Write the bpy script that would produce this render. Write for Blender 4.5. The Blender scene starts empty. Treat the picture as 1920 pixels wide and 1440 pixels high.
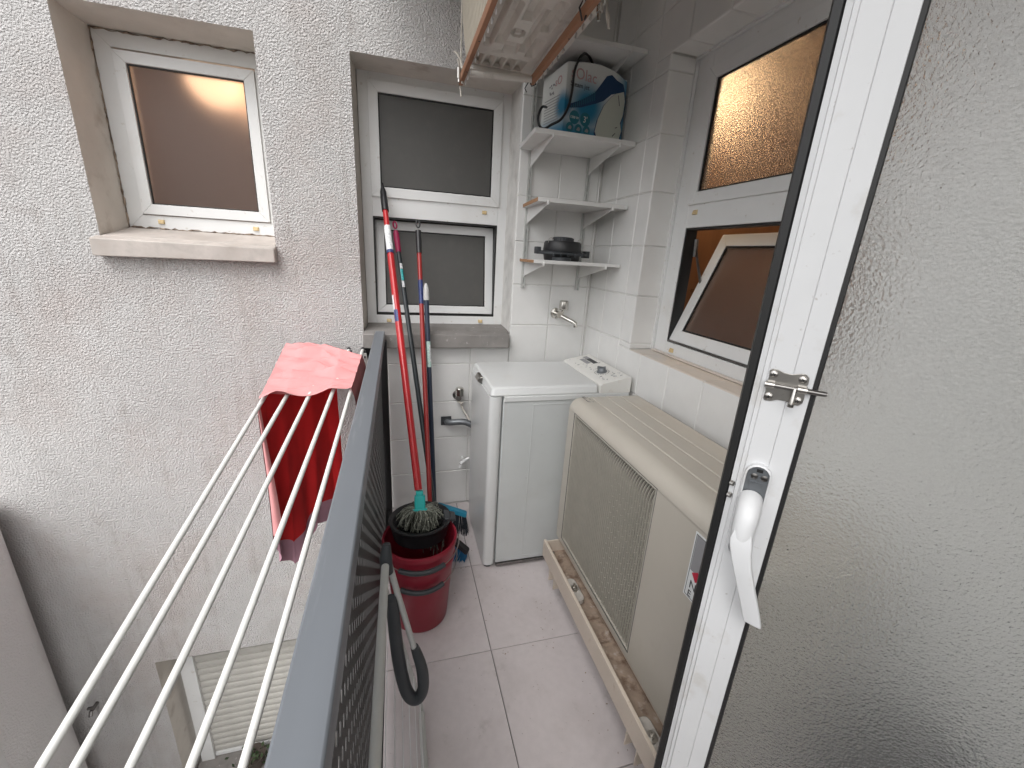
import bpy, bmesh, math, random
from mathutils import Vector, Matrix, Euler
from math import sin, cos, pi, radians
random.seed(7)
SC = bpy.context.scene
COL = SC.collection

# ------------------------------------------------------------------ camera, light, exposure
cam_d = bpy.data.cameras.new('camera')
cam_d.sensor_width = 36.0
cam_d.lens = 14.477
cam_d.clip_start = 0.02
cam_d.clip_end = 200
cam = bpy.data.objects.new('camera', cam_d)
COL.objects.link(cam)
_R = Matrix.Rotation(-0.2792, 4, 'Z') @ Matrix.Rotation(pi/2 - 0.30075, 4, 'X') @ Matrix.Rotation(0.0592, 4, 'Z')
cam.matrix_world = Matrix.Translation((0, 0, 1.42)) @ _R
SC.camera = cam

SUN_EL, SUN_ROT = radians(55), radians(209)
world = bpy.data.worlds.new('World')
SC.world = world
world.use_nodes = True
wn = world.node_tree.nodes; wl = world.node_tree.links
wn.clear()
sky = wn.new('ShaderNodeTexSky'); sky.sky_type = 'NISHITA'; sky.sun_disc = False
sky.sun_elevation = SUN_EL; sky.sun_rotation = SUN_ROT
sky.air_density = 1.0; sky.dust_density = 4.0; sky.ozone_density = 1.0
hs = wn.new('ShaderNodeHueSaturation'); hs.inputs['Saturation'].default_value = 0.12
bg = wn.new('ShaderNodeBackground'); bg.inputs['Strength'].default_value = 0.15
wo = wn.new('ShaderNodeOutputWorld')
wl.new(sky.outputs[0], hs.inputs['Color']); wl.new(hs.outputs[0], bg.inputs['Color']); wl.new(bg.outputs[0], wo.inputs['Surface'])

sun_d = bpy.data.lights.new('sun', 'SUN'); sun_d.energy = 0.5; sun_d.angle = radians(120); sun_d.color = (1.0, 0.98, 0.95)
sun = bpy.data.objects.new('sun', sun_d); COL.objects.link(sun)
# light comes from above, from the open shaft on the left and a little from behind the camera
_sd = Vector((-0.28, -0.50, 0.82)).normalized()
sun.rotation_euler = _sd.to_track_quat('Z', 'Y').to_euler()
sun.location = _sd * 8

vs = SC.view_settings
vs.view_transform = 'Standard'; vs.look = 'None'; vs.gamma = 1.0; vs.use_curve_mapping = False
vs.exposure = 0.95
SC.render.engine = 'CYCLES'
cy = SC.cycles
cy.use_denoising = True
cy.max_bounces = 10; cy.diffuse_bounces = 6; cy.glossy_bounces = 4; cy.transmission_bounces = 8
cy.caustics_reflective = False; cy.caustics_refractive = True
cy.sample_clamp_indirect = 6.0
cy.blur_glossy = 0.3

# ------------------------------------------------------------------ materials
MATS = {}
def M(name, col, rough=0.5, metal=0.0, var=None, bump=None, stains=(), spec=None, trans=0.0, ior=None, bump2=None, back=None, stretch=None, sheen=0, streak=None):
    """var=(scale, amount)  bump=(scale, strength, distance)  stains=[(colour, scale, lo, hi, amount)]"""
    m = bpy.data.materials.new(name); m.use_nodes = True
    nt = m.node_tree; N = nt.nodes; L = nt.links
    b = N['Principled BSDF']
    b.inputs['Roughness'].default_value = rough
    b.inputs['Metallic'].default_value = metal
    if spec is not None: b.inputs['Specular IOR Level'].default_value = spec
    if trans: b.inputs['Transmission Weight'].default_value = trans
    if ior: b.inputs['IOR'].default_value = ior
    if sheen: b.inputs['Sheen Weight'].default_value = sheen
    tc = N.new('ShaderNodeTexCoord'); vec = tc.outputs['Object']
    if stretch:
        mp = N.new('ShaderNodeMapping'); mp.inputs['Scale'].default_value = stretch
        L.new(vec, mp.inputs['Vector']); vec = mp.outputs[0]
    def noise(scale, detail=3.0, rgh=0.55):
        n = N.new('ShaderNodeTexNoise'); n.inputs['Scale'].default_value = scale
        n.inputs['Detail'].default_value = detail; n.inputs['Roughness'].default_value = rgh
        L.new(vec, n.inputs['Vector']); return n.outputs['Fac']
    def mix(a, bb, fac, mode='MIX'):
        x = N.new('ShaderNodeMix'); x.data_type = 'RGBA'; x.blend_type = mode
        for s, v in ((x.inputs[0], fac), (x.inputs[6], a), (x.inputs[7], bb)):
            if hasattr(v, 'is_output'): L.new(v, s)
            elif isinstance(v, (int, float)): s.default_value = v
            else: s.default_value = (*v, 1)
        return x.outputs[2]
    def ramp(f, lo, hi, a=0.0, c=1.0):
        r = N.new('ShaderNodeMapRange'); r.inputs[1].default_value = lo; r.inputs[2].default_value = hi
        r.inputs[3].default_value = a; r.inputs[4].default_value = c; L.new(f, r.inputs[0]); return r.outputs[0]
    c = tuple(col)
    if back:
        g = N.new('ShaderNodeNewGeometry'); c = mix(col, back, g.outputs['Backfacing'])
    if var:
        f = ramp(noise(var[0], 4), 0.3, 0.7, 1 - var[1], 1 + var[1]*0.4)
        mul = N.new('ShaderNodeMix'); mul.data_type = 'RGBA'; mul.blend_type = 'MULTIPLY'; mul.inputs[0].default_value = 1
        if hasattr(c, 'is_output'): L.new(c, mul.inputs[6])
        else: mul.inputs[6].default_value = (*c, 1)
        L.new(f, mul.inputs[7]); c = mul.outputs[2]
    for (sc_, scale, lo, hi, amt) in stains:
        c = mix(c, sc_, ramp(noise(scale, 6, 0.6), lo, hi, 0, amt))
    if streak:       # dirt run down by rain: noise drawn out along z, broken up by broad patches
        sm_ = N.new('ShaderNodeMapping'); sm_.inputs['Scale'].default_value = streak[1]; L.new(tc.outputs['Object'], sm_.inputs['Vector'])
        sn = N.new('ShaderNodeTexNoise'); sn.inputs['Scale'].default_value = 1; sn.inputs['Detail'].default_value = 5; L.new(sm_.outputs[0], sn.inputs['Vector'])
        k = N.new('ShaderNodeMath'); k.operation = 'MULTIPLY'; L.new(ramp(sn.outputs['Fac'], .52, .74, 0, streak[2]), k.inputs[0]); L.new(ramp(noise(1.6, 2), .40, .62), k.inputs[1])
        c = mix(c, streak[0], k.outputs[0])
    if hasattr(c, 'is_output'): L.new(c, b.inputs['Base Color'])
    else: b.inputs['Base Color'].default_value = (*c, 1)
    last = None
    for bp in (bump, bump2):
        if bp:
            n = noise(bp[0], 3, 0.5)
            if len(bp) > 3: n = ramp(n, bp[3], bp[4])
            bn = N.new('ShaderNodeBump'); bn.inputs['Strength'].default_value = bp[1]; bn.inputs['Distance'].default_value = bp[2]
            L.new(n, bn.inputs['Height'])
            if last: L.new(last, bn.inputs['Normal'])
            last = bn.outputs[0]
    if last: L.new(last, b.inputs['Normal'])
    MATS[name] = m
    return m
def emit(name, col, strength):
    m = bpy.data.materials.new(name); m.use_nodes = True
    b = m.node_tree.nodes['Principled BSDF']
    b.inputs['Base Color'].default_value = (*col, 1)
    b.inputs['Emission Color'].default_value = (*col, 1); b.inputs['Emission Strength'].default_value = strength
    MATS[name] = m; return m

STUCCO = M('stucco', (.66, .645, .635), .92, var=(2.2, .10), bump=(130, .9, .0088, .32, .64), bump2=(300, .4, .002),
           stains=[((.42, .37, .33), 130, .62, .72, .40), ((.50, .40, .36), 1.9, .48, .70, .40), ((.34, .29, .26), 6.5, .58, .74, .32)], spec=.2, streak=((.33, .28, .25), (26, 26, 1.6), .34))  # finest stain puts the dark shade of pits into the colour; broader ones are dirt
STUCCO_PALE = M('pale_stucco', (.80, .79, .785), .92, var=(3, .06), bump=(120, .5, .006, .32, .64), spec=.2)
PLASTER = M('plaster', (.66, .62, .57), .9, var=(5, .12), bump=(90, .35, .002), stains=[((.30, .24, .19), 9, .56, .75, .5)], spec=.2)
TILE = M('white_tile', (.76, .755, .74), .16, var=(6, .05), bump=(26, .10, .002), stains=[((.42, .38, .33), 55, .66, .74, .35)])
TILE_BEIGE = M('beige_tile', (.66, .60, .54), .3, var=(8, .06), stains=[((.40, .33, .27), 20, .6, .75, .5)])
GROUT = M('grout', (.70, .69, .665), .85, var=(14, .15), bump=(200, .3, .001), stains=[((.25, .22, .19), 6, .58, .74, .4)])
FLOOR = M('floor_tile', (.60, .55, .55), .42, var=(40, .05), bump=(240, .06, .001), stains=[((.36, .32, .30), 4.5, .50, .76, .34), ((.30, .27, .25), 11, .60, .74, .40), ((.16, .14, .12), 75, .675, .72, .7)])
FGROUT = M('floor_grout', (.14, .13, .12), .9)
ALU = M('white_aluminium', (.74, .745, .74), .33, var=(5, .04), bump=(60, .05, .001), stains=[((.45, .40, .33), 34, .64, .72, .5), ((.6, .57, .52), 4, .55, .75, .35)])
ALU_DOOR = M('door_aluminium', (.69, .695, .70), .34, var=(9, .04), stains=[((.36, .33, .29), 70, .68, .74, .55), ((.50, .47, .42), 12, .57, .70, .5)])
GASKET = M('gasket', (.012, .012, .012), .5)
SEAL = M('old_sealant', (.34, .27, .21), .9, var=(60, .3), stains=[((.09, .06, .045), 45, .48, .60, .85)])
CAP = M('drain_plastic', (.62, .47, .25), .5, var=(30, .15))
CONC = M('sill_concrete', (.25, .235, .222), .85, var=(18, .2), bump=(110, .5, .002), stains=[((.17, .155, .145), 9, .5, .7, .6), ((.55, .53, .5), 40, .63, .72, .5)])
CONC_PALE = M('sill_stone', (.50, .455, .42), .85, var=(18, .18), bump=(110, .4, .002), stains=[((.27, .23, .2), 9, .52, .72, .55)])
RAILP = M('rail_paint', (.165, .18, .20), .42, var=(14, .10), bump=(40, .1, .001), stains=[((.34, .35, .37), 45, .56, .74, .5), ((.10, .11, .12), 22, .58, .75, .5)], stretch=(1, .07, 1))
PANEL = M('panel_paint', (.032, .031, .030), .55, var=(10, .15))
POSTM = M('post_paint', (.02, .02, .021), .5)
RODM = M('rod_coating', (.77, .77, .74), .4, var=(30, .06), bump=(200, .2, .001), stains=[((.5, .46, .42), 50, .6, .72, .35)])
BLACK = M('black_plastic', (.018, .018, .02), .42, var=(20, .2))
BLACK_GREY = M('charcoal_plastic', (.045, .05, .055), .5, var=(20, .1))
BLACKTOOL = M('dark_coating', (.025, .032, .036), .35)
NAVY = M('navy_coating', (.02, .03, .055), .35)
REDTUBE = M('red_coating', (.42, .018, .022), .28, var=(14, .08))
REDTUBE2 = M('deep_red_coating', (.30, .022, .02), .3, var=(14, .1))
REDBUCK = M('red_plastic', (.27, .015, .032), .38, var=(8, .12), bump=(60, .06, .001))
MAGENTA = M('magenta_plastic', (.32, .012, .07), .4)
TEAL = M('teal_plastic', (.02, .42, .40), .35)
TEALB = M('blue_plastic', (.02, .22, .34), .4)
BLUEB = M('blue_bristle', (.02, .17, .36), .7, var=(60, .3))
BRISTLE = M('dark_bristle', (.02, .025, .035), .8, var=(60, .3))
STRING_DARK = M('mop_cotton_dark', (.12, .125, .10), .95, var=(120, .5))
STRING = M('mop_cotton', (.29, .30, .25), .95, var=(170, .75))
PALEGREY = M('pale_grey_plastic', (.48, .48, .47), .4)
WHITEP = M('white_plastic', (.75, .75, .75), .4)
STICKER = M('paper_sticker', (.72, .73, .74), .5, var=(120, .35))
STICK_BLUE = M('blue_sticker', (.03, .05, .18), .4, var=(160, .6))
STICK_TEAL = M('teal_sticker', (.05, .45, .45), .4, var=(120, .4))
STICK_GREEN = M('pale_green_sticker', (.50, .68, .62), .4, var=(140, .35))
CLOTH = M('pink_cotton', (.74, .315, .315), .9, var=(30, .06), bump=(420, .15, .001), stains=[((.40, .17, .16), 90, .68, .74, .55)], back=(.44, .010, .012), sheen=.2)
CLOTHIN = M('red_cotton', (.66, .016, .018), .9, var=(8, .14), bump=(400, .15, .001))
CLOTHHEM = M('mauve_lining', (.50, .27, .34), .9, var=(12, .1))
WASH = M('washer_enamel', (.67, .68, .675), .28, var=(5, .03), stains=[((.40, .37, .33), 70, .69, .75, .5), ((.60, .58, .54), 7, .56, .76, .4)])
WASHPAN = M('washer_panel', (.57, .59, .585), .35, var=(6, .05), stains=[((.35, .33, .3), 80, .69, .75, .6), ((.50, .50, .48), 5, .56, .76, .5)])
WASHCREAM = M('washer_control', (.73, .72, .685), .35, stains=[((.45, .36, .27), 30, .6, .75, .45)])
ACB = M('ac_enamel', (.51, .475, .415), .38, var=(4, .05), bump=(150, .06, .001), stains=[((.34, .30, .25), 90, .69, .76, .5), ((.42, .38, .32), 6, .55, .75, .5)])
ACG = M('ac_grille', (.43, .405, .35), .4, var=(30, .08))
ACIN = M('ac_inside', (.025, .022, .019), .7, var=(20, .3))
RAILB = M('bracket_enamel', (.60, .52, .44), .4, var=(10, .06), stains=[((.40, .29, .2), 40, .62, .72, .5)])
RUST = M('rusty_channel', (.34, .26, .20), .85, var=(25, .25), bump=(120, .4, .002), stains=[((.10, .05, .03), 22, .5, .68, .8), ((.52, .46, .41), 30, .56, .7, .7)])
RUBBER = M('pale_rubber', (.50, .47, .43), .7, var=(40, .2), stains=[((.2, .15, .12), 40, .58, .7, .6)])
STEEL = M('brushed_steel', (.52, .50, .47), .28, 1.0, var=(40, .12), bump=(160, .12, .001), stains=[((.2, .16, .12), 80, .6, .72, .4)])
DSTEEL = M('dark_steel', (.26, .25, .24), .3, 1.0, var=(60, .3))
CHROME = M('chrome', (.66, .64, .60), .2, 1.0, var=(40, .15))
ZINC = M('zinc_cast', (.22, .235, .25), .45, .7, var=(30, .2), bump=(130, .2, .001))
WOOD = M('orange_wood', (.33, .15, .075), .5, var=(30, .25), bump=(60, .15, .001), stains=[((.12, .05, .03), 40, .62, .72, .5)], stretch=(1, .12, 1))
PAN = M('pan_metal', (.64, .61, .56), .45, .0, var=(9, .12), stains=[((.24, .20, .16), 14, .56, .74, .55)])
ACSIDE = M('ac_side_grille', (.60, .55, .46), .5, var=(20, .1))
ROPE = M('white_rope', (.62, .58, .52), .9, var=(60, .2))
SHELF = M('shelf_laminate', (.74, .735, .72), .35, var=(7, .04), stains=[((.45, .4, .35), 45, .64, .74, .4)])
PARTICLE = M('chipboard_edge', (.42, .24, .13), .85, var=(120, .3))
UPRIGHT = M('shelf_upright_metal', (.55, .56, .54), .4, .3)
WOODIN = M('interior_wood', (.24, .115, .055), .45, var=(12, .25), stretch=(1, 1, .15))
INWARM = M('interior_beige', (.46, .36, .30), .8)
INGREY = M('interior_grey', (.16, .155, .145), .8, var=(4, .2))
LEAF = M('leaf', (.045, .075, .03), .6, var=(20, .3))
TERRA = M('dark_pot', (.07, .055, .045), .8, var=(10, .2))
GROUND = M('ground_cement', (.30, .29, .28), .9, var=(4, .2), bump=(80, .3, .002))
SHUT = M('shutter_pvc', (.50, .485, .45), .5, var=(10, .08), stains=[((.30, .28, .25), 30, .6, .74, .4)])
INKTEAL = M('ink_teal', (.015, .16, .21), .4)
INKNAVY = M('ink_navy', (.012, .05, .13), .4)
INKPINK = M('ink_pink', (.55, .33, .33), .5)
INKDARK = M('ink_dark', (.05, .05, .055), .5)
INKGREY = M('ink_grey', (.30, .30, .31), .5)
INKRED = M('ink_red', (.50, .02, .05), .4)
INKCREAM = M('ink_cream', (.60, .62, .55), .45)
INKWHITE = M('ink_white', (.75, .77, .77), .45)

def glass(name, tint, rough, bump, rscale=0.0):
    m = M(name, tint, rough, trans=1.0, ior=1.45, bump=bump)
    return m
G_BROWN = glass('frosted_glass', (.82, .72, .66), .45, (200, .35, .002))
G_GRIT = glass('sandy_glass', (.80, .72, .64), .11, (260, .8, .007))
G_DARK = M('dusty_glass', (.29, .285, .27), .42, trans=.75, ior=1.45, bump=(260, .35, .002), stains=[((.42, .40, .37), 16, .5, .75, .35)])
G_DOOR = M('pebbled_glass', (.94, .945, .93), .07, trans=.95, ior=1.45, bump=(240, .55, .0036))

def carton_mat():
    m = bpy.data.materials.new('printed_carton'); m.use_nodes = True
    nt = m.node_tree; N = nt.nodes; L = nt.links; b = N['Principled BSDF']; b.inputs['Roughness'].default_value = .4
    tc = N.new('ShaderNodeTexCoord'); sp = N.new('ShaderNodeSeparateXYZ'); L.new(tc.outputs['Object'], sp.inputs[0])
    def rng(sock, lo, hi, a, c):
        r = N.new('ShaderNodeMapRange'); r.interpolation_type = 'SMOOTHSTEP'
        r.inputs[1].default_value = lo; r.inputs[2].default_value = hi; r.inputs[3].default_value = a; r.inputs[4].default_value = c
        L.new(sock, r.inputs[0]); return r.outputs[0]
    def mx(a, c):
        k = N.new('ShaderNodeMath'); k.operation = 'MAXIMUM'; L.new(a, k.inputs[0]); L.new(c, k.inputs[1]); return k.outputs[0]
    def blob(c, r0, r1):
        v = N.new('ShaderNodeVectorMath'); v.operation = 'DISTANCE'; L.new(tc.outputs['Object'], v.inputs[0]); v.inputs[1].default_value = c
        return rng(v.outputs['Value'], r0, r1, 1, 0)
    f = mx(rng(sp.outputs['Z'], .02, .11, 1, 0), mx(blob((.12, 0, .13),   .03, .14), mx(rng(sp.outputs['X'], .25, .33, 0, .9), blob((0, .02, .12), .02, .075))))
    r = N.new('ShaderNodeMix'); r.data_type = 'RGBA'; r.inputs[6].default_value = (.70, .72, .70, 1); r.inputs[7].default_value = (.012, .20, .36, 1)
    L.new(f, r.inputs[0]); L.new(r.outputs[2], b.inputs['Base Color'])
    return m
CARTON = carton_mat()

# ------------------------------------------------------------------ mesh builder and object helpers
class MB:
    def __init__(s): s.bm = bmesh.new()
    def poly(s, pts): 
        try: return s.bm.faces.new([s.bm.verts.new(p) for p in pts])
        except ValueError: return None
    def box(s, a, b):
        x0, y0, z0 = a; x1, y1, z1 = b
        v = [s.bm.verts.new(p) for p in ((x0,y0,z0),(x1,y0,z0),(x1,y1,z0),(x0,y1,z0),(x0,y0,z1),(x1,y0,z1),(x1,y1,z1),(x0,y1,z1))]
        for f in ((3,2,1,0),(4,5,6,7),(0,1,5,4),(1,2,6,5),(2,3,7,6),(3,0,4,7)): s.bm.faces.new([v[i] for i in f])
        return v
    def loft(s, rings, closed=True, cap0=True, cap1=True):
        rv = [[s.bm.verts.new(p) for p in r] for r in rings]
        n = len(rv[0])
        for a, b in zip(rv, rv[1:]):
            for i in range(n if closed else n-1):
                j = (i+1) % n
                s.bm.faces.new((a[i], a[j], b[j], b[i]))
        if closed and n > 2:
            if cap0: s.bm.faces.new(rv[0][::-1])
            if cap1: s.bm.faces.new(rv[-1])
        return rv
    def tube(s, path, r, seg=10, caps=True, flat=1.0, sm=0):
        P = [Vector(p) for p in path]; n = len(P); rs = list(r) if isinstance(r, (list, tuple)) else [r]*n
        if sm and n > 2:      # Catmull-Rom
            Q = []; q = []
            for i in range(n-1):
                p0, p1, p2, p3 = P[max(i-1, 0)], P[i], P[i+1], P[min(i+2, n-1)]
                for k in range(sm):
                    t = k/sm
                    Q.append(.5*((2*p1)+(p2-p0)*t+(2*p0-5*p1+4*p2-p3)*t*t+(3*p1-p0-3*p2+p3)*t**3)); q.append(rs[i]+(rs[i+1]-rs[i])*t)
            Q.append(P[-1]); q.append(rs[-1]); P, rs, n = Q, q, len(Q)
        rings = []; up = None
        for i in range(n):
            t = (P[min(i+1, n-1)] - P[max(i-1, 0)])
            if t.length < 1e-9: t = Vector((0,0,1))
            t.normalize()
            if up is None:
                up = Vector((0,0,1)) if abs(t.z) < .9 else Vector((0,1,0))
            a = t.cross(up); a.normalize(); up2 = a.cross(t); up2.normalize(); up = up2
            rings.append([P[i] + (a*cos(2*pi*k/seg)*flat + up2*sin(2*pi*k/seg))*rs[i] for k in range(seg)])
        s.loft(rings, True, caps, caps)
    def lathe(s, prof, c=(0,0,0), seg=28, sx=1.0, sy=1.0, caps=True):
        c = Vector(c)
        rings = [[c + Vector((r*cos(2*pi*k/seg)*sx, r*sin(2*pi*k/seg)*sy, z)) for k in range(seg)] for r, z in prof]
        s.loft(rings, True, caps, caps)
    def prism(s, pts, d):
        """flat polygon pts (3D) pushed along vector d"""
        d = Vector(d); s.loft([[Vector(p) for p in pts], [Vector(p)+d for p in pts]])
    def grid(s, fn, nu, nv):
        g = [[s.bm.verts.new(fn(i/nu, j/nv)) for j in range(nv+1)] for i in range(nu+1)]
        for i in range(nu):
            for j in range(nv): s.bm.faces.new((g[i][j], g[i+1][j], g[i+1][j+1], g[i][j+1]))
    def xform(s, m): bmesh.ops.transform(s.bm, matrix=m, verts=s.bm.verts); return s

ORG = {}
def empty(name, label, cat, loc=(0,0,0), group=None, rz=0.0):
    o = bpy.data.objects.new(name, None); COL.objects.link(o); o.empty_display_size = .05
    o.location = loc; o.rotation_euler = (0, 0, rz)
    ORG[o.name] = Matrix.Translation(loc) @ Matrix.Rotation(rz, 4, 'Z')
    o['label'] = label; o['category'] = cat; o['kind'] = 'thing'
    if group: o['group'] = group
    return o
def tag(o, label=None, cat=None, group=None, kind=None):
    if label: o['label'] = label
    if cat: o['category'] = cat
    if group: o['group'] = group
    if kind: o['kind'] = kind
    return o
def obj(name, mb, mat, parent=None, bevel=0, smooth=35, recalc=True, origin=None, segs=2):
    bm = mb.bm
    if recalc: bmesh.ops.recalc_face_normals(bm, faces=bm.faces)
    if parent is not None: o_m = ORG[parent.name]
    elif origin is not None: o_m = Matrix.Translation(origin)
    else: o_m = Matrix.Identity(4)
    bmesh.ops.transform(bm, matrix=o_m.inverted(), verts=bm.verts)
    me = bpy.data.meshes.new(name); bm.to_mesh(me); bm.free()
    if smooth:
        me.shade_smooth(); me.set_sharp_from_angle(angle=radians(smooth))
    me.materials.append(mat)
    o = bpy.data.objects.new(name, me); COL.objects.link(o)
    if parent is not None: o.parent = parent; ORG[o.name] = o_m
    else:
        o.matrix_world = o_m; ORG[o.name] = o_m
    if name in STUFF: o['kind'] = 'stuff'
    if bevel:
        bv = o.modifiers.new('bevel', 'BEVEL'); bv.width = bevel; bv.segments = segs; bv.limit_method = 'ANGLE'; bv.angle_limit = radians(40)
    return o
STUFF = {'printed_marks', 'nail_holes', 'printed_details', 'transfer_print', 'printed_hose_ribs', 'side_print', 'grille_wires', 'grille_bars', 'side_grille', 'vent_slots', 'ribs', 'slot', 'upper_facade_'}
def structure(o): o['kind'] = 'structure'; return o
def bx(a, b): m = MB(); m.box(a, b); return m
def tubeobj(name, path, r, mat, parent=None, seg=10, sm=0, **k):
    m = MB(); m.tube(path, r, seg, sm=sm); return obj(name, m, mat, parent, **k)
def text_obj(name, s, size, mtx, mat, parent, thick=0.0004, shear=0.0, align='LEFT'):
    cu = bpy.data.curves.new(name, 'FONT'); cu.body = s; cu.size = size; cu.extrude = thick; cu.shear = shear; cu.align_x = align; cu.resolution_u = 3
    tmp = bpy.data.objects.new(name+'_curve', cu); COL.objects.link(tmp)
    bpy.context.view_layer.update()
    dg = bpy.context.evaluated_depsgraph_get()
    me = bpy.data.meshes.new_from_object(tmp.evaluated_get(dg))
    bpy.data.objects.remove(tmp); bpy.data.curves.remove(cu)
    me.transform(ORG[parent.name].inverted() @ mtx); me.materials.clear(); me.materials.append(mat)
    o = bpy.data.objects.new(name, me); COL.objects.link(o); o.parent = parent; ORG[o.name] = ORG[parent.name]
    return o
def frame_mb(m, u0, u1, v0, v1, w, d0, d1, P, miter=True):
    """rectangular ring of four mitred bars; P(u, v, d) gives the point"""
    o = [(u0,v0),(u1,v0),(u1,v1),(u0,v1)]; i = [(u0+w,v0+w),(u1-w,v0+w),(u1-w,v1-w),(u0+w,v1-w)]
    for k in range(4):
        j = (k+1) % 4
        a, b, c, d = o[k], o[j], i[j], i[k]
        s = 0.00035  # hairline mitre joint
        m.loft([[P(*a, d0), P(*b, d0), P(*c, d0), P(*d, d0)], [P(*a, d1), P(*b, d1), P(*c, d1), P(*d, d1)]])

# ------------------------------------------------------------------ the setting
YB = 2.133          # face of the far wall
XR = 1.025          # face of the tiled side wall
structure(obj('ground', bx((-8, -8, -3.6), (8, 8, -3.4)), GROUND))

def wall_sheet(m, xs, zs, holes, P):
    for x0, x1 in zip(xs, xs[1:]):
        for z0, z1 in zip(zs, zs[1:]):
            cx, cz = (x0+x1)/2, (z0+z1)/2
            if any(h[0] < cx < h[1] and h[2] < cz < h[3] for h in holes): continue
            m.poly([P(x0, z0), P(x1, z0), P(x1, z1), P(x0, z1)])
TOP = 4.0
w = empty('stucco_wall', 'rough white stucco wall on the left with window recesses and dark specks and dirt', 'wall', (-1.0, YB, 0))
m = MB()
H1 = (-1.15, -.515, 1.36, 2.195); H2 = (-.165, .58, .99, 2.185); H3 = (-1.34, -.45, -1.95, -.83)
wall_sheet(m, [-2.2, -1.34, -1.15, -.515, -.45, -.165, .30, .58], [-3.4, -1.95, -.83, .945, .99, 1.36, 2.185, 2.195, TOP],
           [H1, H2, H3, (-.09, .60, -.02, 1.0)], lambda x, z: (x, YB, z))
# strip between the tiles and the stucco below the middle window
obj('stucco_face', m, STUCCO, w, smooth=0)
def reveal(op, bk, ds, yb, name='plaster_reveal', mat=PLASTER, sides='LRTB'):
    x0, x1, z0, z1 = op; a0, a1, c0, c1 = bk; m = MB(); n = 6
    F = [(x0,YB,z0),(x1,YB,z0),(x1,YB,z1),(x0,YB,z1)]; B = [(a0,yb,c0),(a1,yb,c0),(a1,yb,c1),(a0,yb,c1)]
    for i, s in ((0,'B'),(1,'R'),(2,'T'),(3,'L')):
        if s in sides:
            j = (i+1) % 4; m.poly([F[i], F[j], B[j], B[i]])
    return obj(name, m, mat, w, smooth=0)
reveal(H1, (-1.150, -.515, 1.40, 2.1912), 1, 2.42)
reveal(H2, (-.158, .60, 1.0, 2.20), 1, 2.42, sides='LT')
reveal(H3, (-1.34, -.45, -1.95, -.83), 1, 2.40)

w2 = empty('stucco_wall', 'stucco side wall of the shaft with rounded edge in the lower left corner', 'wall', (-1.5, 0, 0))
m = MB(); q = [(-2.2, .85), (-1.694, .85)]
for k in range(11):
    a = (pi/2)*k/10; q.append((-1.814+.12*cos(a), 1.99+.12*sin(a)))
q.append((-2.2, 2.11)); m.loft([[(x, y, -3.4) for x, y in q], [(x, y, .25) for x, y in q]]); obj('stucco_face', m, STUCCO_PALE, w2, smooth=40)
w3 = empty('bounce_wall', 'plain white wall added out of view behind the camera to bounce light', 'wall', (0, -7, 0))  # unseen, added to throw light back towards the balcony
obj('stucco_face', bx((-6, -7.2, -3.4), (6, -7, 1.2)), PLASTER, w3, smooth=0)
w4 = empty('added_end_wall', 'unseen low white wall added at the near end of the balcony to hold back light', 'wall', (.5, -1.0, 0))  # unseen, added to block light on the door, kept low to let some in
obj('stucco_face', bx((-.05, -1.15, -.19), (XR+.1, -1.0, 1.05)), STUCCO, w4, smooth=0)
w5 = empty('facade_wall', 'white facade under and over the balcony edge', 'wall', (.5, 0, -1))
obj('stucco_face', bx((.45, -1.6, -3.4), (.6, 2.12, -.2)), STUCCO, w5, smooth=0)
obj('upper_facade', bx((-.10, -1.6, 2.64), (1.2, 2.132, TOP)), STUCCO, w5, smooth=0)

# balcony floor: slab, dark joints, big square tiles
fl = structure(obj('balcony_floor', bx((-.11, -1.6, -.2), (1.03, YB-.004, -.006)), FGROUT))
XS = [-.108, .3077, .7577, 1.02]; YS = [-1.557, -1.107, -.657, -.207, .243, .693, 1.143, 1.593, 2.043, 2.128]
TM = {}
def tile_mesh(name, a, b, t, mat, bev=.0012, pillow=0.0):
    key = (name, round(a,4), round(b,4))
    if key in TM: return TM[key]
    bm = bmesh.new(); h = [(0, 0), (bev*.4, bev), (bev*1.6, bev*1.0)]
    rings = []
    for ins, zz in ((0, -t), (0, -bev), (bev, 0)):
        rings.append([(-a/2+ins, -b/2+ins, zz), (a/2-ins, -b/2+ins, zz), (a/2-ins, b/2-ins, zz), (-a/2+ins, b/2-ins, zz)])
    rv = [[bm.verts.new(p) for p in r] for r in rings]
    for q, r in zip(rv, rv[1:]):
        for i in range(4): bm.faces.new((q[i], q[(i+1)%4], r[(i+1)%4], r[i]))
    bm.faces.new(rv[-1])
    me = bpy.data.meshes.new(name); bm.to_mesh(me); bm.free(); me.materials.append(mat)
    TM[key] = me; return me
def put_tile(parent, a, b, mat, mtx, name='tile', t=.006, bev=.0032):
    o = bpy.data.objects.new(name, tile_mesh(mat.name, a, b, t, mat, bev)); COL.objects.link(o)
    o.parent = parent; o.matrix_local = ORG[parent.name].inverted() @ mtx
    return o
for x0, x1 in zip(XS, XS[1:]):
    for y0, y1 in zip(YS, YS[1:]):
        g = .0015
        put_tile(fl, x1-x0-2*g, y1-y0-2*g, FLOOR, Matrix.Translation(((x0+x1)/2, (y0+y1)/2, 0)) @ Matrix.Rotation(random.uniform(-.0008, .0008), 4, 'Z'), t=.005, bev=.0008)
# ceiling of the balcony above
structure(obj('balcony_ceiling', bx((-.10, -1.6, 2.62), (1.2, YB-.003, 2.638)), PLASTER))

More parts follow.
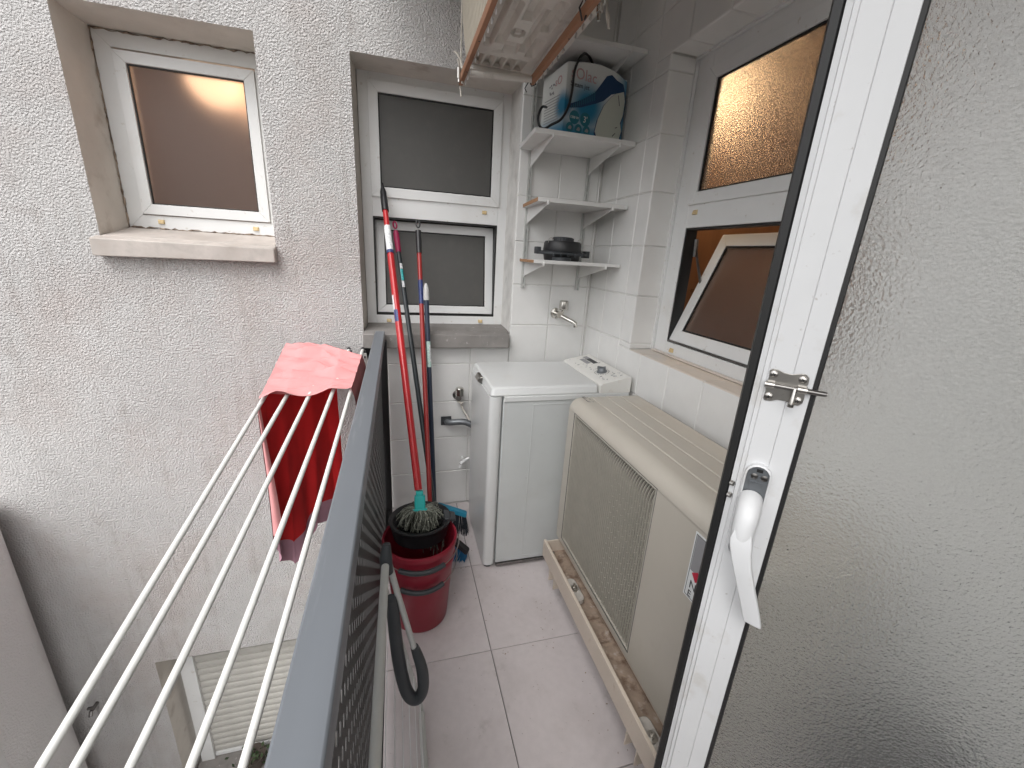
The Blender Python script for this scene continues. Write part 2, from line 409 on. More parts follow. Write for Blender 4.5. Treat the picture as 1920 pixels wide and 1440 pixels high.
# tiled far wall (right of the window and below it)
PT = .2135
tw = empty('tiled_wall', 'white square tiled far wall behind the shelves and washing machine', 'wall', (.5, YB, 0))
m = MB()
m.box((-.095, YB+.0045, -.02), (.60, YB+.03, .97)); m.box((.583, YB+.0045, -.02), (1.06, YB+.22, 2.62))
obj('grout_bed', m, GROUT, tw, smooth=0)
RX90 = Matrix.Rotation(pi/2, 4, 'X')
def tiles_y(parent, xs, zs, keep, y):
    for x0, x1 in zip(xs, xs[1:]):
        for z0, z1 in zip(zs, zs[1:]):
            if not keep((x0+x1)/2, (z0+z1)/2) or x1-x0 < .012 or z1-z0 < .012: continue
            g = .0016
            j = Euler((random.uniform(-.004,.004), random.uniform(-.004,.004), random.uniform(-.002,.002))).to_matrix().to_4x4()
            put_tile(parent, x1-x0-2*g, z1-z0-2*g, TILE, Matrix.Translation(((x0+x1)/2, y + random.uniform(-.0004,.0004), (z0+z1)/2)) @ j @ RX90)
rows = [PT*i for i in range(13)]
tiles_y(tw, [-.094, -.058, .155, .369, .583], rows[:5] + [.948], lambda x, z: True, YB)
tiles_y(tw, [.583, .796, 1.01, 1.0235], rows, lambda x, z: True, YB)
# jamb of the middle window
for z0, z1 in zip(rows, rows[1:]):
    if z1 < 1.0: continue
    z0 = max(z0, 1.03); z1 = min(z1, 2.20)
    if z1 - z0 < .02: continue
    a = math.atan2(.020, .19)
    mt = Matrix.Translation((.5815+.010, YB+.099, (z0+z1)/2)) @ Matrix.Rotation(-a, 4, 'Z') @ Matrix.Rotation(-pi/2, 4, 'Y') @ Matrix.Rotation(pi/2, 4, 'Z')
    put_tile(tw, .188, z1-z0-.0026, TILE, mt)

# tiled side wall with the window opening
sw = empty('tiled_side_wall', 'white tiled side wall on the right around the tilted window', 'wall', (XR, 1, 0))
m = MB(); G = XR+.0045
WY0, WY1, WZ0, WZ1 = .74, 1.655, 1.042, 2.19
wall_sheet(m, [-.05, WY0, WY1, 2.18], [-.02, WZ0, WZ1, 2.62], [(WY0, WY1, WZ0, WZ1)], lambda y, z: (G, y, z))
obj('grout_bed', m, GROUT, sw, smooth=0)
RYM = Matrix.Rotation(-pi/2, 4, 'Y') @ Matrix.Rotation(pi/2, 4, 'Z')
ys = [2.131, 1.95, 1.75, 1.655, 1.55, 1.35, 1.15, .95, .75, .74, .55, .35, .15, -.05]
zs = sorted(rows + [WZ0, WZ1])
def in_open(y, z): return WY0 < y < WY1 and WZ0 < z < WZ1
ylist = [2.131, 1.95, 1.75, 1.55, 1.35, 1.15, .95, .75, .55, .35, .15, -.05]
for y1, y0 in zip(ylist, ylist[1:]):
    for z0, z1 in zip(rows, rows[1:]):
        pieces = [(y0, y1, z0, z1)]
        if y0 < WY1 and y1 > WY0 and z0 < WZ1 and z1 > WZ0:
            pieces = []
            if z0 < WZ0: pieces.append((y0, y1, z0, WZ0))
            if z1 > WZ1: pieces.append((y0, y1, WZ1, z1))
            zz0, zz1 = max(z0, WZ0), min(z1, WZ1)
            if y1 > WY1: pieces.append((WY1, y1, zz0, zz1))
            if y0 < WY0: pieces.append((y0, WY0, zz0, zz1))
        for (a0, a1, c0, c1) in pieces:
            if a1-a0 < .014 or c1-c0 < .014: continue
            g = .0016
            j = Euler((random.uniform(-.004,.004), random.uniform(-.004,.004), random.uniform(-.002,.002))).to_matrix().to_4x4()
            put_tile(sw, a1-a0-2*g, c1-c0-2*g, TILE, Matrix.Translation((XR + random.uniform(-.0004,.0004), (a0+a1)/2, (c0+c1)/2)) @ j @ RYM)
# recess of the side window: jamb tiles, ledge tiles, head
m = MB()
m.poly([(XR+.003, WY1+.001, WZ0-.02), (1.25, WY1+.004, WZ0-.02), (1.25, WY1+.004, WZ1+.02), (XR+.003, WY1+.001, WZ1+.02)])
m.poly([(XR+.003, WY0, WZ0-.006), (1.25, WY0, WZ0-.006), (1.25, WY1+.01, WZ0-.006), (XR+.003, WY1+.01, WZ0-.006)])
m.poly([(XR+.003, WY0, WZ1+.006), (1.25, WY0, WZ1+.006), (1.25, WY1+.01, WZ1+.006), (XR+.003, WY1+.01, WZ1+.006)])
m.poly([(XR+.003, WY0-.006, WZ0), (1.25, WY0-.006, WZ0), (1.25, WY0-.006, WZ1), (XR+.003, WY0-.006, WZ1)])
obj('recess_bed', m, GROUT, sw, smooth=0)
JX = (XR, 1.148)
for z0, z1 in zip(rows, rows[1:]):
    z0 = max(z0, WZ0); z1 = min(z1, WZ1)
    if z1-z0 < .02: continue
    put_tile(sw, JX[1]-JX[0], z1-z0-.0026, TILE, Matrix.Translation(((JX[0]+JX[1])/2, WY1-.003, (z0+z1)/2)) @ RX90)
for y1, y0 in zip([1.65]+ylist[3:8]+[.74], ylist[3:8]+[.74]):
    if y1-y0 < .02: continue
    put_tile(sw, JX[1]-JX[0]-.001, y1-y0-.003, TILE_BEIGE, Matrix.Translation(((JX[0]+JX[1])/2, (y0+y1)/2, WZ0)))
    put_tile(sw, JX[1]-JX[0]-.001, y1-y0-.003, TILE, Matrix.Translation(((JX[0]+JX[1])/2, (y0+y1)/2, WZ1)) @ Matrix.Rotation(pi, 4, 'X'))
# the rest of the side wall: doorway beside the camera, wall beyond it
m = MB(); m.box((XR, -1.6, 0), (1.2, -.87, 2.62)); m.box((XR, -.87, 2.16), (1.2, -.05, 2.62)); m.box((XR+.02, -.05, 2.4), (1.2, -.0502, 2.62))
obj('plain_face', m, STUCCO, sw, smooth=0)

# rooms behind the windows
def room(a, b, mat, name='interior_wall'):
    m = MB(); v = m.box(a, b)
    return m
def open_room(a, b, side, mat):
    m = MB(); m.box(a, b); m.bm.faces.ensure_lookup_table()
    f = {'y-': Vector((0,-1,0)), 'x-': Vector((-1,0,0))}[side]
    m.bm.normal_update()
    for q in list(m.bm.faces):
        if q.normal.dot(f) > .9: m.bm.faces.remove(q)
    o = structure(obj('interior_wall', m, mat, smooth=0, recalc=False)); return o
open_room((-1.35, 2.425, 1.25), (-.35, 3.4, 2.5), 'y-', INWARM)
open_room((-.25, 2.425, .9), (.75, 3.2, 2.5), 'y-', INGREY)
open_room((1.255, .45, .6), (2.3, 1.95, 2.6), 'x-', INWARM)
open_room((XR+.18, -.87, 0), (2.6, -.05, 2.5), 'x-', INGREY)

# ------------------------------------------------------------------ windows
PY = lambda y: (lambda u, v, d: Vector((u, y+d, v)))
PX = lambda x: (lambda u, v, d: Vector((x+d, u, v)))
def gasket_glass(parent, u0, u1, v0, v1, P, gm, g=.006, dep=.012, pane_t=.005):
    m = MB(); frame_mb(m, u0, u1, v0, v1, g, dep-.006, dep+.004, P); obj('gasket', m, GASKET, parent, smooth=0)
    m = MB(); p = lambda u, v, d: P(u, v, d)
    a = [P(u0+.002, v0+.002, dep), P(u1-.002, v0+.002, dep), P(u1-.002, v1-.002, dep), P(u0+.002, v1-.002, dep)]
    b = [P(u0+.002, v0+.002, dep+pane_t), P(u1-.002, v0+.002, dep+pane_t), P(u1-.002, v1-.002, dep+pane_t), P(u0+.002, v1-.002, dep+pane_t)]
    m.loft([a, b]); return obj('glass_pane', m, gm, parent, smooth=0)
def drain_cap(parent, u, v, P, s=1.0):
    m = MB(); a = .013*s; b = .009*s
    m.loft([[P(u-a, v-b, -.0005), P(u+a, v-b, -.0005), P(u+a, v+b, -.0005), P(u-a, v+b, -.0005)],
            [P(u-a*.8, v-b*.9, -.009), P(u+a*.8, v-b*.9, -.009), P(u+a*.7, v+b*.4, -.007), P(u-a*.7, v+b*.4, -.007)]])
    return obj('drain_cap', m, CAP, parent, bevel=.0008)

# left window
win = empty('bathroom_window', 'small frosted window glowing amber in the deep recess of the stucco wall', 'window', (-.85, 2.35, 1.44))
P = PY(2.345)
m = MB(); frame_mb(m, -1.146, -.518, 1.446, 2.190, .058, 0, .06, P); obj('frame', m, ALU, win, bevel=.002)
m = MB(); frame_mb(m, -1.086, -.577, 1.507, 2.124, .043, -.010, .04, P); obj('sash', m, ALU, win, bevel=.002)
gasket_glass(win, -1.044, -.619, 1.549, 2.082, P, G_BROWN, dep=.004)
drain_cap(win, -1.022, 1.478, P); drain_cap(win, -.643, 1.475, P)
rs_ = random.Random(9)
m = MB()
def jag(a, b, n):
    a, b = Vector(a), Vector(b); P = []; rr = []
    for k in range(n+1):
        P.append(a.lerp(b, k/n)+Vector((rs_.uniform(-.002, .002), rs_.uniform(-.004, 0), rs_.uniform(-.004, .004)))); rr.append(rs_.choice((.0012, .002, .003, .0045)))
    m.tube(P, rr, 5)
jag((-1.147, 2.344, 1.45), (-1.147, 2.344, 2.19), 46); jag((-1.146, 2.344, 2.188), (-.52, 2.344, 2.188), 40); jag((-1.146, 2.343, 1.449), (-.52, 2.343, 1.446), 40)
obj('old_sealant', m, SEAL, win)
# middle window
win = empty('casement_window', 'tall white two part window with dusty grey glass and tilted lower sash', 'window', (.2, 2.35, 1.03))
m = MB(); x0, x1, z0, z1 = -.157, .604, 1.022, 2.20
m.box((x0, 2.345, z0), (x0+.047, 2.405, z1)); m.box((x1-.068, 2.345, z0), (x1, 2.405, z1))
m.box((x0+.047, 2.3455, z0), (x1-.068, 2.4045, 1.077)); m.box((x0+.047, 2.3455, 1.574), (x1-.068, 2.4045, 1.668)); m.box((x0+.047, 2.3455, 2.158), (x1-.068, 2.4045, z1))
obj('frame', m, ALU, win, bevel=.0018)
P = PY(2.345)
m = MB(); frame_mb(m, -.112, .538, 1.665, 2.162, .046, -.010, .035, P); obj('upper_sash', m, ALU, win, bevel=.0018)
gasket_glass(win, -.066, .492, 1.711, 2.116, P, G_DARK, dep=.003)
ta = radians(7.5)
def PT_(u, v, d):
    q = Vector((0, d, v-1.09)); q.rotate(Euler((-ta, 0, 0))); return Vector((u, 2.362+q.y, 1.09+q.z))
m = MB(); frame_mb(m, -.104, .530, 1.086, 1.566, .045, 0, .04, PT_)
sash = obj('lower_sash', m, ALU, win, bevel=.0018)
m = MB(); m.loft([[PT_(-.104, 1.083, .001), PT_(.53, 1.083, .001), PT_(.53, 1.09, -.006), PT_(-.104, 1.09, -.006)], [PT_(-.104, 1.083, .01), PT_(.53, 1.083, .01), PT_(.53, 1.09, .01), PT_(-.104, 1.09, .01)]])
obj('track', m, DSTEEL, win)
gasket_glass(win, -.059, .485, 1.131, 1.521, PT_, G_DARK, dep=.008)
m = MB(); frame_mb(m, -.111, .537, 1.076, 1.575, .008, .004, .055, P); obj('rebate_seal', m, GASKET, win, smooth=0)
for u, v in ((.462, 1.634), (-.049, 1.648), (-.046, 1.047), (.458, 1.050)): drain_cap(win, u, v, P)
# side window
win = empty('side_window', 'white window in the tiled side wall with lit glass above and sash tilted inward', 'window', (1.15, 1.2, 1.05))
P = PX(1.15); Y0 = WY0+.01; Y1 = 1.651
m = MB()
m.box((1.15, Y1-.087, WZ0+.002), (1.21, Y1, WZ1-.002)); m.box((1.15, Y0, WZ0+.002), (1.21, Y0+.087, WZ1-.002))
for a, b in ((WZ0+.003, 1.098), (1.570, 1.662), (2.122, WZ1-.003)): m.box((1.1505, Y0+.087, a), (1.2095, Y1-.087, b))
obj('frame', m, ALU, win, bevel=.0018)
m = MB(); m.box((1.135, Y1-.006, WZ0+.002), (1.149, Y1+.002, WZ1)); m.box((1.135, Y0, WZ1-.008), (1.149, Y1-.006, WZ1)); obj('trim', m, ALU, win)
m = MB(); frame_mb(m, Y0+.085, 1.566, 1.656, 2.128, .045, -.010, .035, P); obj('upper_sash', m, ALU, win, bevel=.0018)
gasket_glass(win, Y0+.130, 1.521, 1.701, 2.083, P, G_GRIT, dep=.003)
tb = radians(21.5)
def PS(u, v, d):
    q = Vector((d, 0, v-1.105)); q.rotate(Euler((0, tb, 0))); return Vector((1.155+q.x, u, 1.105+q.z))
m = MB(); frame_mb(m, Y0+.095, 1.556, 1.108, 1.590, .05, 0, .042, PS); obj('lower_sash', m, ALU, win, bevel=.0018)
m = MB(); m.loft([[PS(Y0+.095, 1.100, -.006), PS(1.556, 1.100, -.006), PS(1.556, 1.106, -.006), PS(Y0+.095, 1.106, -.006)], [PS(Y0+.095, 1.100, .03), PS(1.556, 1.100, .03), PS(1.556, 1.106, .03), PS(Y0+.095, 1.106, .03)]])
obj('track', m, DSTEEL, win)
gasket_glass(win, Y0+.146, 1.505, 1.159, 1.540, PS, G_BROWN, dep=.008)
m = MB(); frame_mb(m, Y0+.088, 1.563, 1.099, 1.569, .006, .004, .055, P); obj('rebate_seal', m, GASKET, win, smooth=0)
m = MB(); m.tube([(1.205, 1.552, 1.50), (1.27, 1.545, 1.32)], .006, 6); m.tube([(1.205, 1.552, 1.53), (1.21, 1.552, 1.46)], .009, 6); obj('stay_arm', m, DSTEEL, win)
drain_cap(win, 1.518, 1.627, P); drain_cap(win, 1.516, 1.067, P)
m = MB(); m.box((1.126, Y0+.02, WZ0+.001), (1.149, Y1-.02, WZ0+.008)); obj('sealant', m, TILE_BEIGE, win, bevel=.003)
# lamps and things in the rooms
def lamp(name, label, loc, power, rad, col=(1.0, .62, .30), estr=8):
    m = MB(); n = 10
    m.lathe([(.001, -rad)] + [(rad*sin(pi*k/n), -rad*cos(pi*k/n)) for k in range(1, n)] + [(.001, rad)], loc, 18)
    o = tag(obj(name, m, emit('lit_bulb_%d' % len(MATS), col, estr), origin=loc), label, 'lamp')
    l = bpy.data.lights.new(name+'_light', 'POINT'); l.energy = power; l.color = col; l.shadow_soft_size = rad
    lo = bpy.data.objects.new(name+'_light', l); COL.objects.link(lo); lo.parent = o; lo.location = (-.02-rad, -rad-.02, 0)
    return o
lamp('ceiling_lamp', 'warm lamp glowing behind the amber window upper right corner', (-.60, 2.68, 2.13), 1.1, .16, col=(1.0, .66, .42), estr=.55)
lamp('globe_lamp', 'bright warm bulb sparkling behind the upper glass of the side window', (1.46, 1.72, 2.09), .55, .055, col=(1.0, .74, .46), estr=34)
dr = empty('interior_door', 'orange wooden door seen through the open lower sash of the side window', 'door', (1.7, 1.92, .6))
obj('door_leaf', bx((1.30, 1.90, .6), (2.15, 1.94, 2.5)), WOODIN, dr)
m = MB(); m.tube([(1.50, 1.90, 1.30), (1.50, 1.85, 1.30), (1.56, 1.845, 1.30)], .010, 10); m.lathe([(.026, 0), (.026, .008)], (0,0,0), 18); obj('handle', m, CHROME, dr)

# sills
s = empty('window_sill', 'pale stone sill under the amber window', 'sill', (-.85, 2.08, 1.36))
m = MB(); m.loft([[(-1.163, 2.082, 1.328), (-.512, 2.082, 1.333), (-.512, 2.082, 1.391), (-1.163, 2.082, 1.396)],
                  [(-1.163, 2.134, 1.328), (-.512, 2.134, 1.333), (-.512, 2.134, 1.403), (-1.163, 2.134, 1.407)]])
m.loft([[(-1.148, 2.134, 1.34), (-.517, 2.134, 1.34), (-.517, 2.134, 1.404), (-1.148, 2.134, 1.408)], [(-1.148, 2.345, 1.37), (-.517, 2.345, 1.37), (-.517, 2.345, 1.444), (-1.148, 2.345, 1.447)]])
obj('slab', m, CONC_PALE, s, bevel=.004)
s = empty('window_sill', 'dark weathered concrete sill below the two part window', 'sill', (.2, 2.08, .99))
m = MB(); m.loft([[(-.166, 2.075, .951), (.566, 2.075, .951), (.566, 2.075, 1.022), (-.166, 2.075, 1.022)],
                  [(-.166, 2.134, .951), (.566, 2.134, .951), (.566, 2.134, 1.026), (-.166, 2.134, 1.026)]])
m.loft([[(-.162, 2.134, .96), (.578, 2.134, .96), (.578, 2.134, 1.026), (-.162, 2.134, 1.026)], [(-.157, 2.36, .98), (.60, 2.36, .98), (.60, 2.36, 1.034), (-.157, 2.36, 1.034)]])
obj('slab', m, CONC, s, bevel=.004)

# roller shutter window below, and a second one on the shaft wall
def shutter(label, mtx, wdt, n, pitch, group):
    e = empty('shuttered_window', label, 'window', mtx @ Vector((0,0,0)), group)
    T = lambda a, b: bx(a, b).xform(mtx)
    obj('frame', T((-.075, -.01, -1.1), (.0, .05, 0)), ALU, e, bevel=.003)
    obj('frame', T((wdt, -.01, -1.1), (wdt+.075, .05, 0)), ALU, e, bevel=.003)
    obj('shutter_box', T((0, .012, -.10), (wdt, .03, 0)), SHUT, e)
    first = None
    for k in range(n):
        if first is None:
            m = MB(); q = []
            for (y, z) in ((.02, 0), (.010, -.004), (.006, -.012), (.006, -pitch*.62), (.010, -pitch*.88), (.02, -pitch*.98)): q.append((y, z))
            m.loft([[mtx @ Vector((x, y, z-.10)) for (y, z) in q] for x in (0, wdt)])
            first = obj('slat', m, SHUT, e, smooth=30)
        else:
            o = first.copy(); COL.objects.link(o); o.parent = e; o.location = first.location + Vector((0, 0, -pitch*k))
    zb = -.10 - n*pitch
    obj('bottom_rail', T((0, .004, zb-.03), (wdt, .03, zb)), ALU, e, bevel=.003)
    obj('sill', T((-.09, -.16, zb-.09), (wdt+.09, .06, zb-.032)), CONC, e, bevel=.004)
    return e
shutter('closed grey roller shutter in the wall opening below the drying rods', Matrix.Translation((-1.235, 2.27, -.84)), .72, 17, .052, None)
shutter('closed roller shutter on the left shaft wall at the bottom corner of the photo', Matrix.Translation((-1.702, .95, -.68)) @ Matrix.Rotation(pi/2, 4, 'Z'), .70, 12, .052, None)

# ------------------------------------------------------------------ railing
rl = empty('balcony_railing', 'grey metal balcony railing with perforated dark panel and flat top bar', 'railing', (-.085, .5, 0))
obj('top_rail', bx((-.107, -1.55, 1.0), (-.063, 2.06, 1.04)), RAILP, rl, bevel=.003)
m = MB(); m.box((-.100, 2.0, 0), (-.055, 2.05, .998)); obj('post', m, POSTM, rl, bevel=.002)
m = MB(); m.box((-.100, -1.5, 0), (-.055, -1.45, .998)); obj('post', m, POSTM, rl, bevel=.002)
obj('bottom_rail', bx((-.102, -1.449, .06), (-.070, 1.999, .09)), POSTM, rl, bevel=.002)
m = MB(); cw, chh = .026, .046; hw, hh = .0088, .0150
ny = int((2.0+1.45)/cw); nz = int(.905/chh)
for i in range(ny):
    for j in range(-1, nz+1):
        y0 = -1.449 + i*cw; z0 = .0915 + j*chh + (chh/2 if i % 2 else 0); y1 = y0+cw; z1 = z0+chh
        if z0 < .0915 or z1 > .999:
            a, b = max(z0, .0915), min(z1, .999)
            if b-a > .003: m.poly([(-.085, y0, a), (-.085, y1, a), (-.085, y1, b), (-.085, y0, b)])
            continue
        c = [m.bm.verts.new((-.085, y, z)) for y, z in ((y0,z0),(y1,z0),(y1,z1),(y0,z1))]
        cy_, cz_ = (y0+y1)/2, (z0+z1)/2
        h = [m.bm.verts.new((-.085, y, z)) for y, z in ((cy_, cz_-hh), (cy_+hw, cz_), (cy_, cz_+hh), (cy_-hw, cz_))]
        m.bm.faces.new((c[0], c[1], h[1], h[0])); m.bm.faces.new((c[1], c[2], h[2], h[1])); m.bm.faces.new((c[2], c[3], h[3], h[2])); m.bm.faces.new((c[3], c[0], h[0], h[3]))
bmesh.ops.remove_doubles(m.bm, verts=m.bm.verts, dist=.00005)
pp = obj('perforated_panel', m, PANEL, rl, smooth=0)
sd = pp.modifiers.new('thickness', 'SOLIDIFY'); sd.thickness = .0016; sd.offset = 0

# ------------------------------------------------------------------ drying rack outside the railing
def rack_z(y): return .946 + .2*(y-2.0)
rk = empty('drying_rack', 'white wall mounted drying rack with five long rods outside the railing', 'drying rack', (-.34, 1.2, .85))

RODS = [((-.526, .568), (-.486, 1.576)), ((-.480, .558), (-.412, 1.597)), ((-.405, .543), (-.334, 1.603)), ((-.321, .525), (-.254, 1.617)), ((-.247, .510), (-.188, 1.629))]
def rod_x(i, y):
    (x0, y0), (x1, y1) = RODS[i]; return x0 + (x1-x0)*(y-y0)/(y1-y0)
for i in range(5):
    ye = 2.035
    tubeobj('rod', [(rod_x(i, y), y, rack_z(y)) for y in (.10, .7, 1.4, ye)], .0072, RODM, rk, 12)
    m = MB(); x = rod_x(i, ye); z = rack_z(ye)
    m.tube([(x, ye-.004, z-.001), (x, ye+.016, z+.003)], .0085, 10)
    m.box((x+.005, ye-.012, z-.022), (x+.014, ye+.014, z-.004)); obj('end_cap', m, BLACK, rk)
    m = MB(); m.loft([[(x+.004, ye-.02, z-.012), (x+.018, ye-.02, z-.012), (x+.018, ye-.012, z-.012), (x+.004, ye-.012, z-.012)], [(x+.016, ye+.01, z-.13), (x+.030, ye+.01, z-.13), (x+.030, ye+.018, z-.13), (x+.016, ye+.018, z-.13)]])
    obj('bracket_strip', m, RODM, rk, bevel=.001)
    tubeobj('screw', [(x+.010, ye-.022, z-.03), (x+.012, ye-.012, z-.032)], .005, DSTEEL, rk, 10)
m = MB(); m.tube([(rod_x(0, .1)-.02, .10, rack_z(.1)), (rod_x(4, .1)+.02, .10, rack_z(.1))], .009, 10); obj('cross_bar', m, RODM, rk)
m = MB(); m.tube([(rod_x(0, 2.04)-.02, 2.055, rack_z(2.04)-.14), (rod_x(4, 2.04)+.03, 2.055, rack_z(2.04)-.14)], .009, 10); obj('cross_bar', m, RODM, rk)

# pink garment over the rods
ct = empty('pink_garment', 'faded pink garment with red inside draped over the drying rods', 'garment', (-.34, 1.85, .9))
def cz(x, y): return rack_z(y)
FRONT = [(-.489, 1.575), (-.412, 1.592), (-.334, 1.603), (-.254, 1.622), (-.183, 1.632)]
BACK = [(-.503, 2.085), (-.42, 2.078), (-.335, 2.078), (-.255, 1.97), (-.163, 1.950)]
def lerp_list(L, u):
    t = u*(len(L)-1); i = min(int(t), len(L)-2); f = t-i
    return L[i][0]+(L[i+1][0]-L[i][0])*f, L[i][1]+(L[i+1][1]-L[i][1])*f
def drape(u, v):
    fx, fy = lerp_list(FRONT, u); bx_, by = lerp_list(BACK, u)
    x = fx+(bx_-fx)*v; y = fy+(by-fy)*v
    sag = -.004*abs(sin(u*4*pi))
    fold = .006*max(0, cos((v-.38-.05*u)*34))**3 + .003*sin((v+.25*u)*23) + .0022*sin(u*9+v*31) + .005*max(0, 1-abs(v-.80+.35*u)*14)
    fold += .004*sin(u*3+v*47+2*sin(u*5)) + .003*sin(u*14-v*21)*v
    fold -= .012*max(0, 1-abs(v-.40-.10*u)*26)*(1-u*.6)
    hem = (.006*sin(u*7+1.0)-.001)*(1-v)**6 + .012*max(0, 1-abs(u-.72)*5)*max(0, 1-v*9)
    return Vector((x, y, cz(x, y)+.0085+sag*.6+max(fold, -.005)*2.1*min(1, 5*min(u, 1-u)+.12)+hem+.007))
m = MB(); m.grid(drape, 56, 40)
obj('top_drape', m, CLOTH, ct, smooth=80, recalc=False)
def side(u, v):   # drop over the last rod, beside the railing
    a = drape(1.0, u); b = Vector((a.x+.012+.010*sin(u*13)*v+.022*v, a.y+.01*v, a.z-.34*v-.006*v*sin(u*9)))
    return a.lerp(b, v) if v < .05 else Vector((a.x+.010*min(1, v*8)+.016*v+.008*sin(u*14)*v, a.y, a.z-.36*v))
m = MB(); m.grid(side, 26, 20); obj('right_drop', m, CLOTH, ct, smooth=80)
LP = [(-.492, 1.578), (-.486, 1.64), (-.452, 1.70), (-.43, 1.79), (-.372, 1.86), (-.335, 1.95), (-.285, 1.985)]
LB = [.23, .13, .05, .07, .15, .09, .09]
def drop(u, v):
    x, y = lerp_list(LP, u); t = u*(len(LB)-1); i = min(int(t), len(LB)-2); zb = LB[i]+(LB[i+1]-LB[i])*(t-i)
    zt = rack_z(y)-.006
    z = zt+(zb-zt)*v
    x += .012*sin(u*15+1)*v*(.3+.7*v) + .006*v*sin(u*37+4*v) - .018*v*(1-u)
    y += .014*cos(u*23)*v
    return Vector((x, y, z))
m = MB(); m.grid(lambda u, v: drop(u, v*.86), 60, 30); obj('inner_drop', m, CLOTHIN, ct, smooth=80)
m = MB(); m.grid(lambda u, v: drop(u, .86+v*.14), 60, 6); obj('lining_hem', m, CLOTHHEM, ct, smooth=80)
def edge(u, v):   # front edge turned outwards, pink outside of the cloth
    a = drop(0.0, v*.9)
    return Vector((a.x - .002 + .03*u*(.25+v), a.y-.006-.012*sin(u*pi), a.z - .02*u*v + .05*u*(v > .95)))
m = MB(); m.grid(edge, 6, 26); obj('turned_edge', m, CLOTH, ct, smooth=80)
def edge_l(u, v):
    a = drop(0.0, v*1.0)
    return Vector((a.x-.006-.018*sin(u*pi*.6)*(.3+v*.7), a.y-.002+.10*u, a.z-.03*v*u))
m = MB(); m.grid(edge_l, 8, 26); obj('outer_drop', m, CLOTH, ct, smooth=80)
m = MB(); m.lathe([(.0045, -.002), (.0045, .001)], tuple(drape(.52, .45)), 10); obj('button', m, BLACK, ct)

# ------------------------------------------------------------------ folded clothes airer on the balcony floor
fa = empty('folded_airer', 'folded grey tube clothes airer with black plastic feet leaning on the railing', 'clothes airer', (0, .7, 0))
def q75(p): return (p[0]*.76, p[1]*.76, 1.42+(p[2]-1.42)*.76)
tubeobj('top_tube', [(-.038, .735, .794), (-.041, .5, .797), (-.044, .1, .80), (-.044, -.35, .80)], .0078, UPRIGHT, fa, 12)
tubeobj('bottom_tube', [(.042, .955, .028), (.043, .5, .028), (.045, -.35, .028)], .0095, UPRIGHT, fa, 12)
tubeobj('side_tube', [q75(p) for p in [(-.043, 1.003, .585), (-.02, 1.003, .46), (.024, 1.0, .245)]], .0068, UPRIGHT, fa, 12)
tubeobj('corner_joint', [q75(p) for p in [(-.046, 1.004, .640), (-.049, .996, .60), (-.047, .990, .555)]], [.008, .013, .013], BLACK_GREY, fa, 12)
m = MB(); m.tube([q75(p) for p in [(-.040, .995, .46), (-.036, 1.0, .42), (-.031, 1.0, .32), (-.022, 1.0, .20), (-.008, 1.0, .10), (.010, 1.0, .045), (.033, 1.0, .036), (.049, 1.0, .075), (.047, 1.0, .15), (.034, 1.0, .215), (.024, 1.0, .255)]], [r*.76 for r in [.014, .018, .019, .020, .020, .0195, .019, .0185, .018, .016, .012]], 14, sm=5)
obj('foot_loop', m, BLACK_GREY, fa)
for k in range(6):
    t = .06 + k*.16; x = -.052+t*.102; z = .50-t*.46
    tubeobj('wire', [(x, .965, z), (x+.001, .3, z+.002), (x+.002, -.34, z)], .0012, WHITEP, fa, 6)
tubeobj('side_tube', [(-.054, .972, .53), (-.006, .97, .28), (.044, .965, .028)], .0065, UPRIGHT, fa, 10)
tubeobj('side_tube', [(-.044, -.35, .80), (.0, -.36, .41), (.045, -.35, .028)], .0085, UPRIGHT, fa, 12)

# ------------------------------------------------------------------ washing machine
wm = empty('washing_machine', 'narrow white top loading washing machine with cream control panel against the tiles', 'washing machine', (.68, 1.78, 0))
def rrect(x0, x1, y0, y1, r, z, n=5):
    out = []
    for cx, cy, a0 in ((x1-r, y1-r, 0), (x0+r, y1-r, pi/2), (x0+r, y0+r, pi), (x1-r, y0+r, 3*pi/2)):
        for k in range(n+1):
            a = a0 + (pi/2)*k/n; out.append(Vector((cx+r*cos(a), cy+r*sin(a), z)))
    return out
m = MB(); m.loft([rrect(.357, .414, 1.560, 2.0, .022, z) for z in (.02, .06, .061, .86)]); obj('front_panel', m, WASH, wm)
m = MB(); m.box((.4165, 1.563, .025), (1.0, 2.0, .845)); obj('body', m, WASHPAN, wm, bevel=.003)
m = MB(); m.box((.418, 1.557, .838), (1.0, 1.999, .862)); obj('top_trim', m, WASH, wm, bevel=.003)
m = MB()   # pressed panel in the side
frame_mb(m, .548, .985, .045, .822, .004, -.0015, .0005, lambda u, v, d: Vector((u, 1.563+d, v))); obj('pressed_line', m, WASHPAN, wm, bevel=.001)
m = MB(); m.box((.4185, 1.556, .012), (1.0, 1.60, .024)); obj('plinth', m, DSTEEL, wm)
m = MB()
m.loft([rrect(.362, .849, 1.562, 1.999, .015, .863), rrect(.360, .849, 1.560, 2.0, .016, .868), rrect(.366, .849, 1.568, 1.994, .016, .893), rrect(.374, .846, 1.578, 1.986, .016, .899), rrect(.384, .842, 1.588, 1.976, .016, .8995)])
obj('lid', m, WASH, wm, smooth=22)
m = MB(); m.box((.855, 1.560, .862), (1.003, 2.0, .866))
m.loft([[(.853, y, .864), (1.003, y, .864), (1.003, y, .928), (.998, y, .935), (.862, y, .906), (.853, y, .898)] for y in (1.560, 2.0)])
obj('control_panel', m, WASHCREAM, wm, bevel=.004, segs=3)
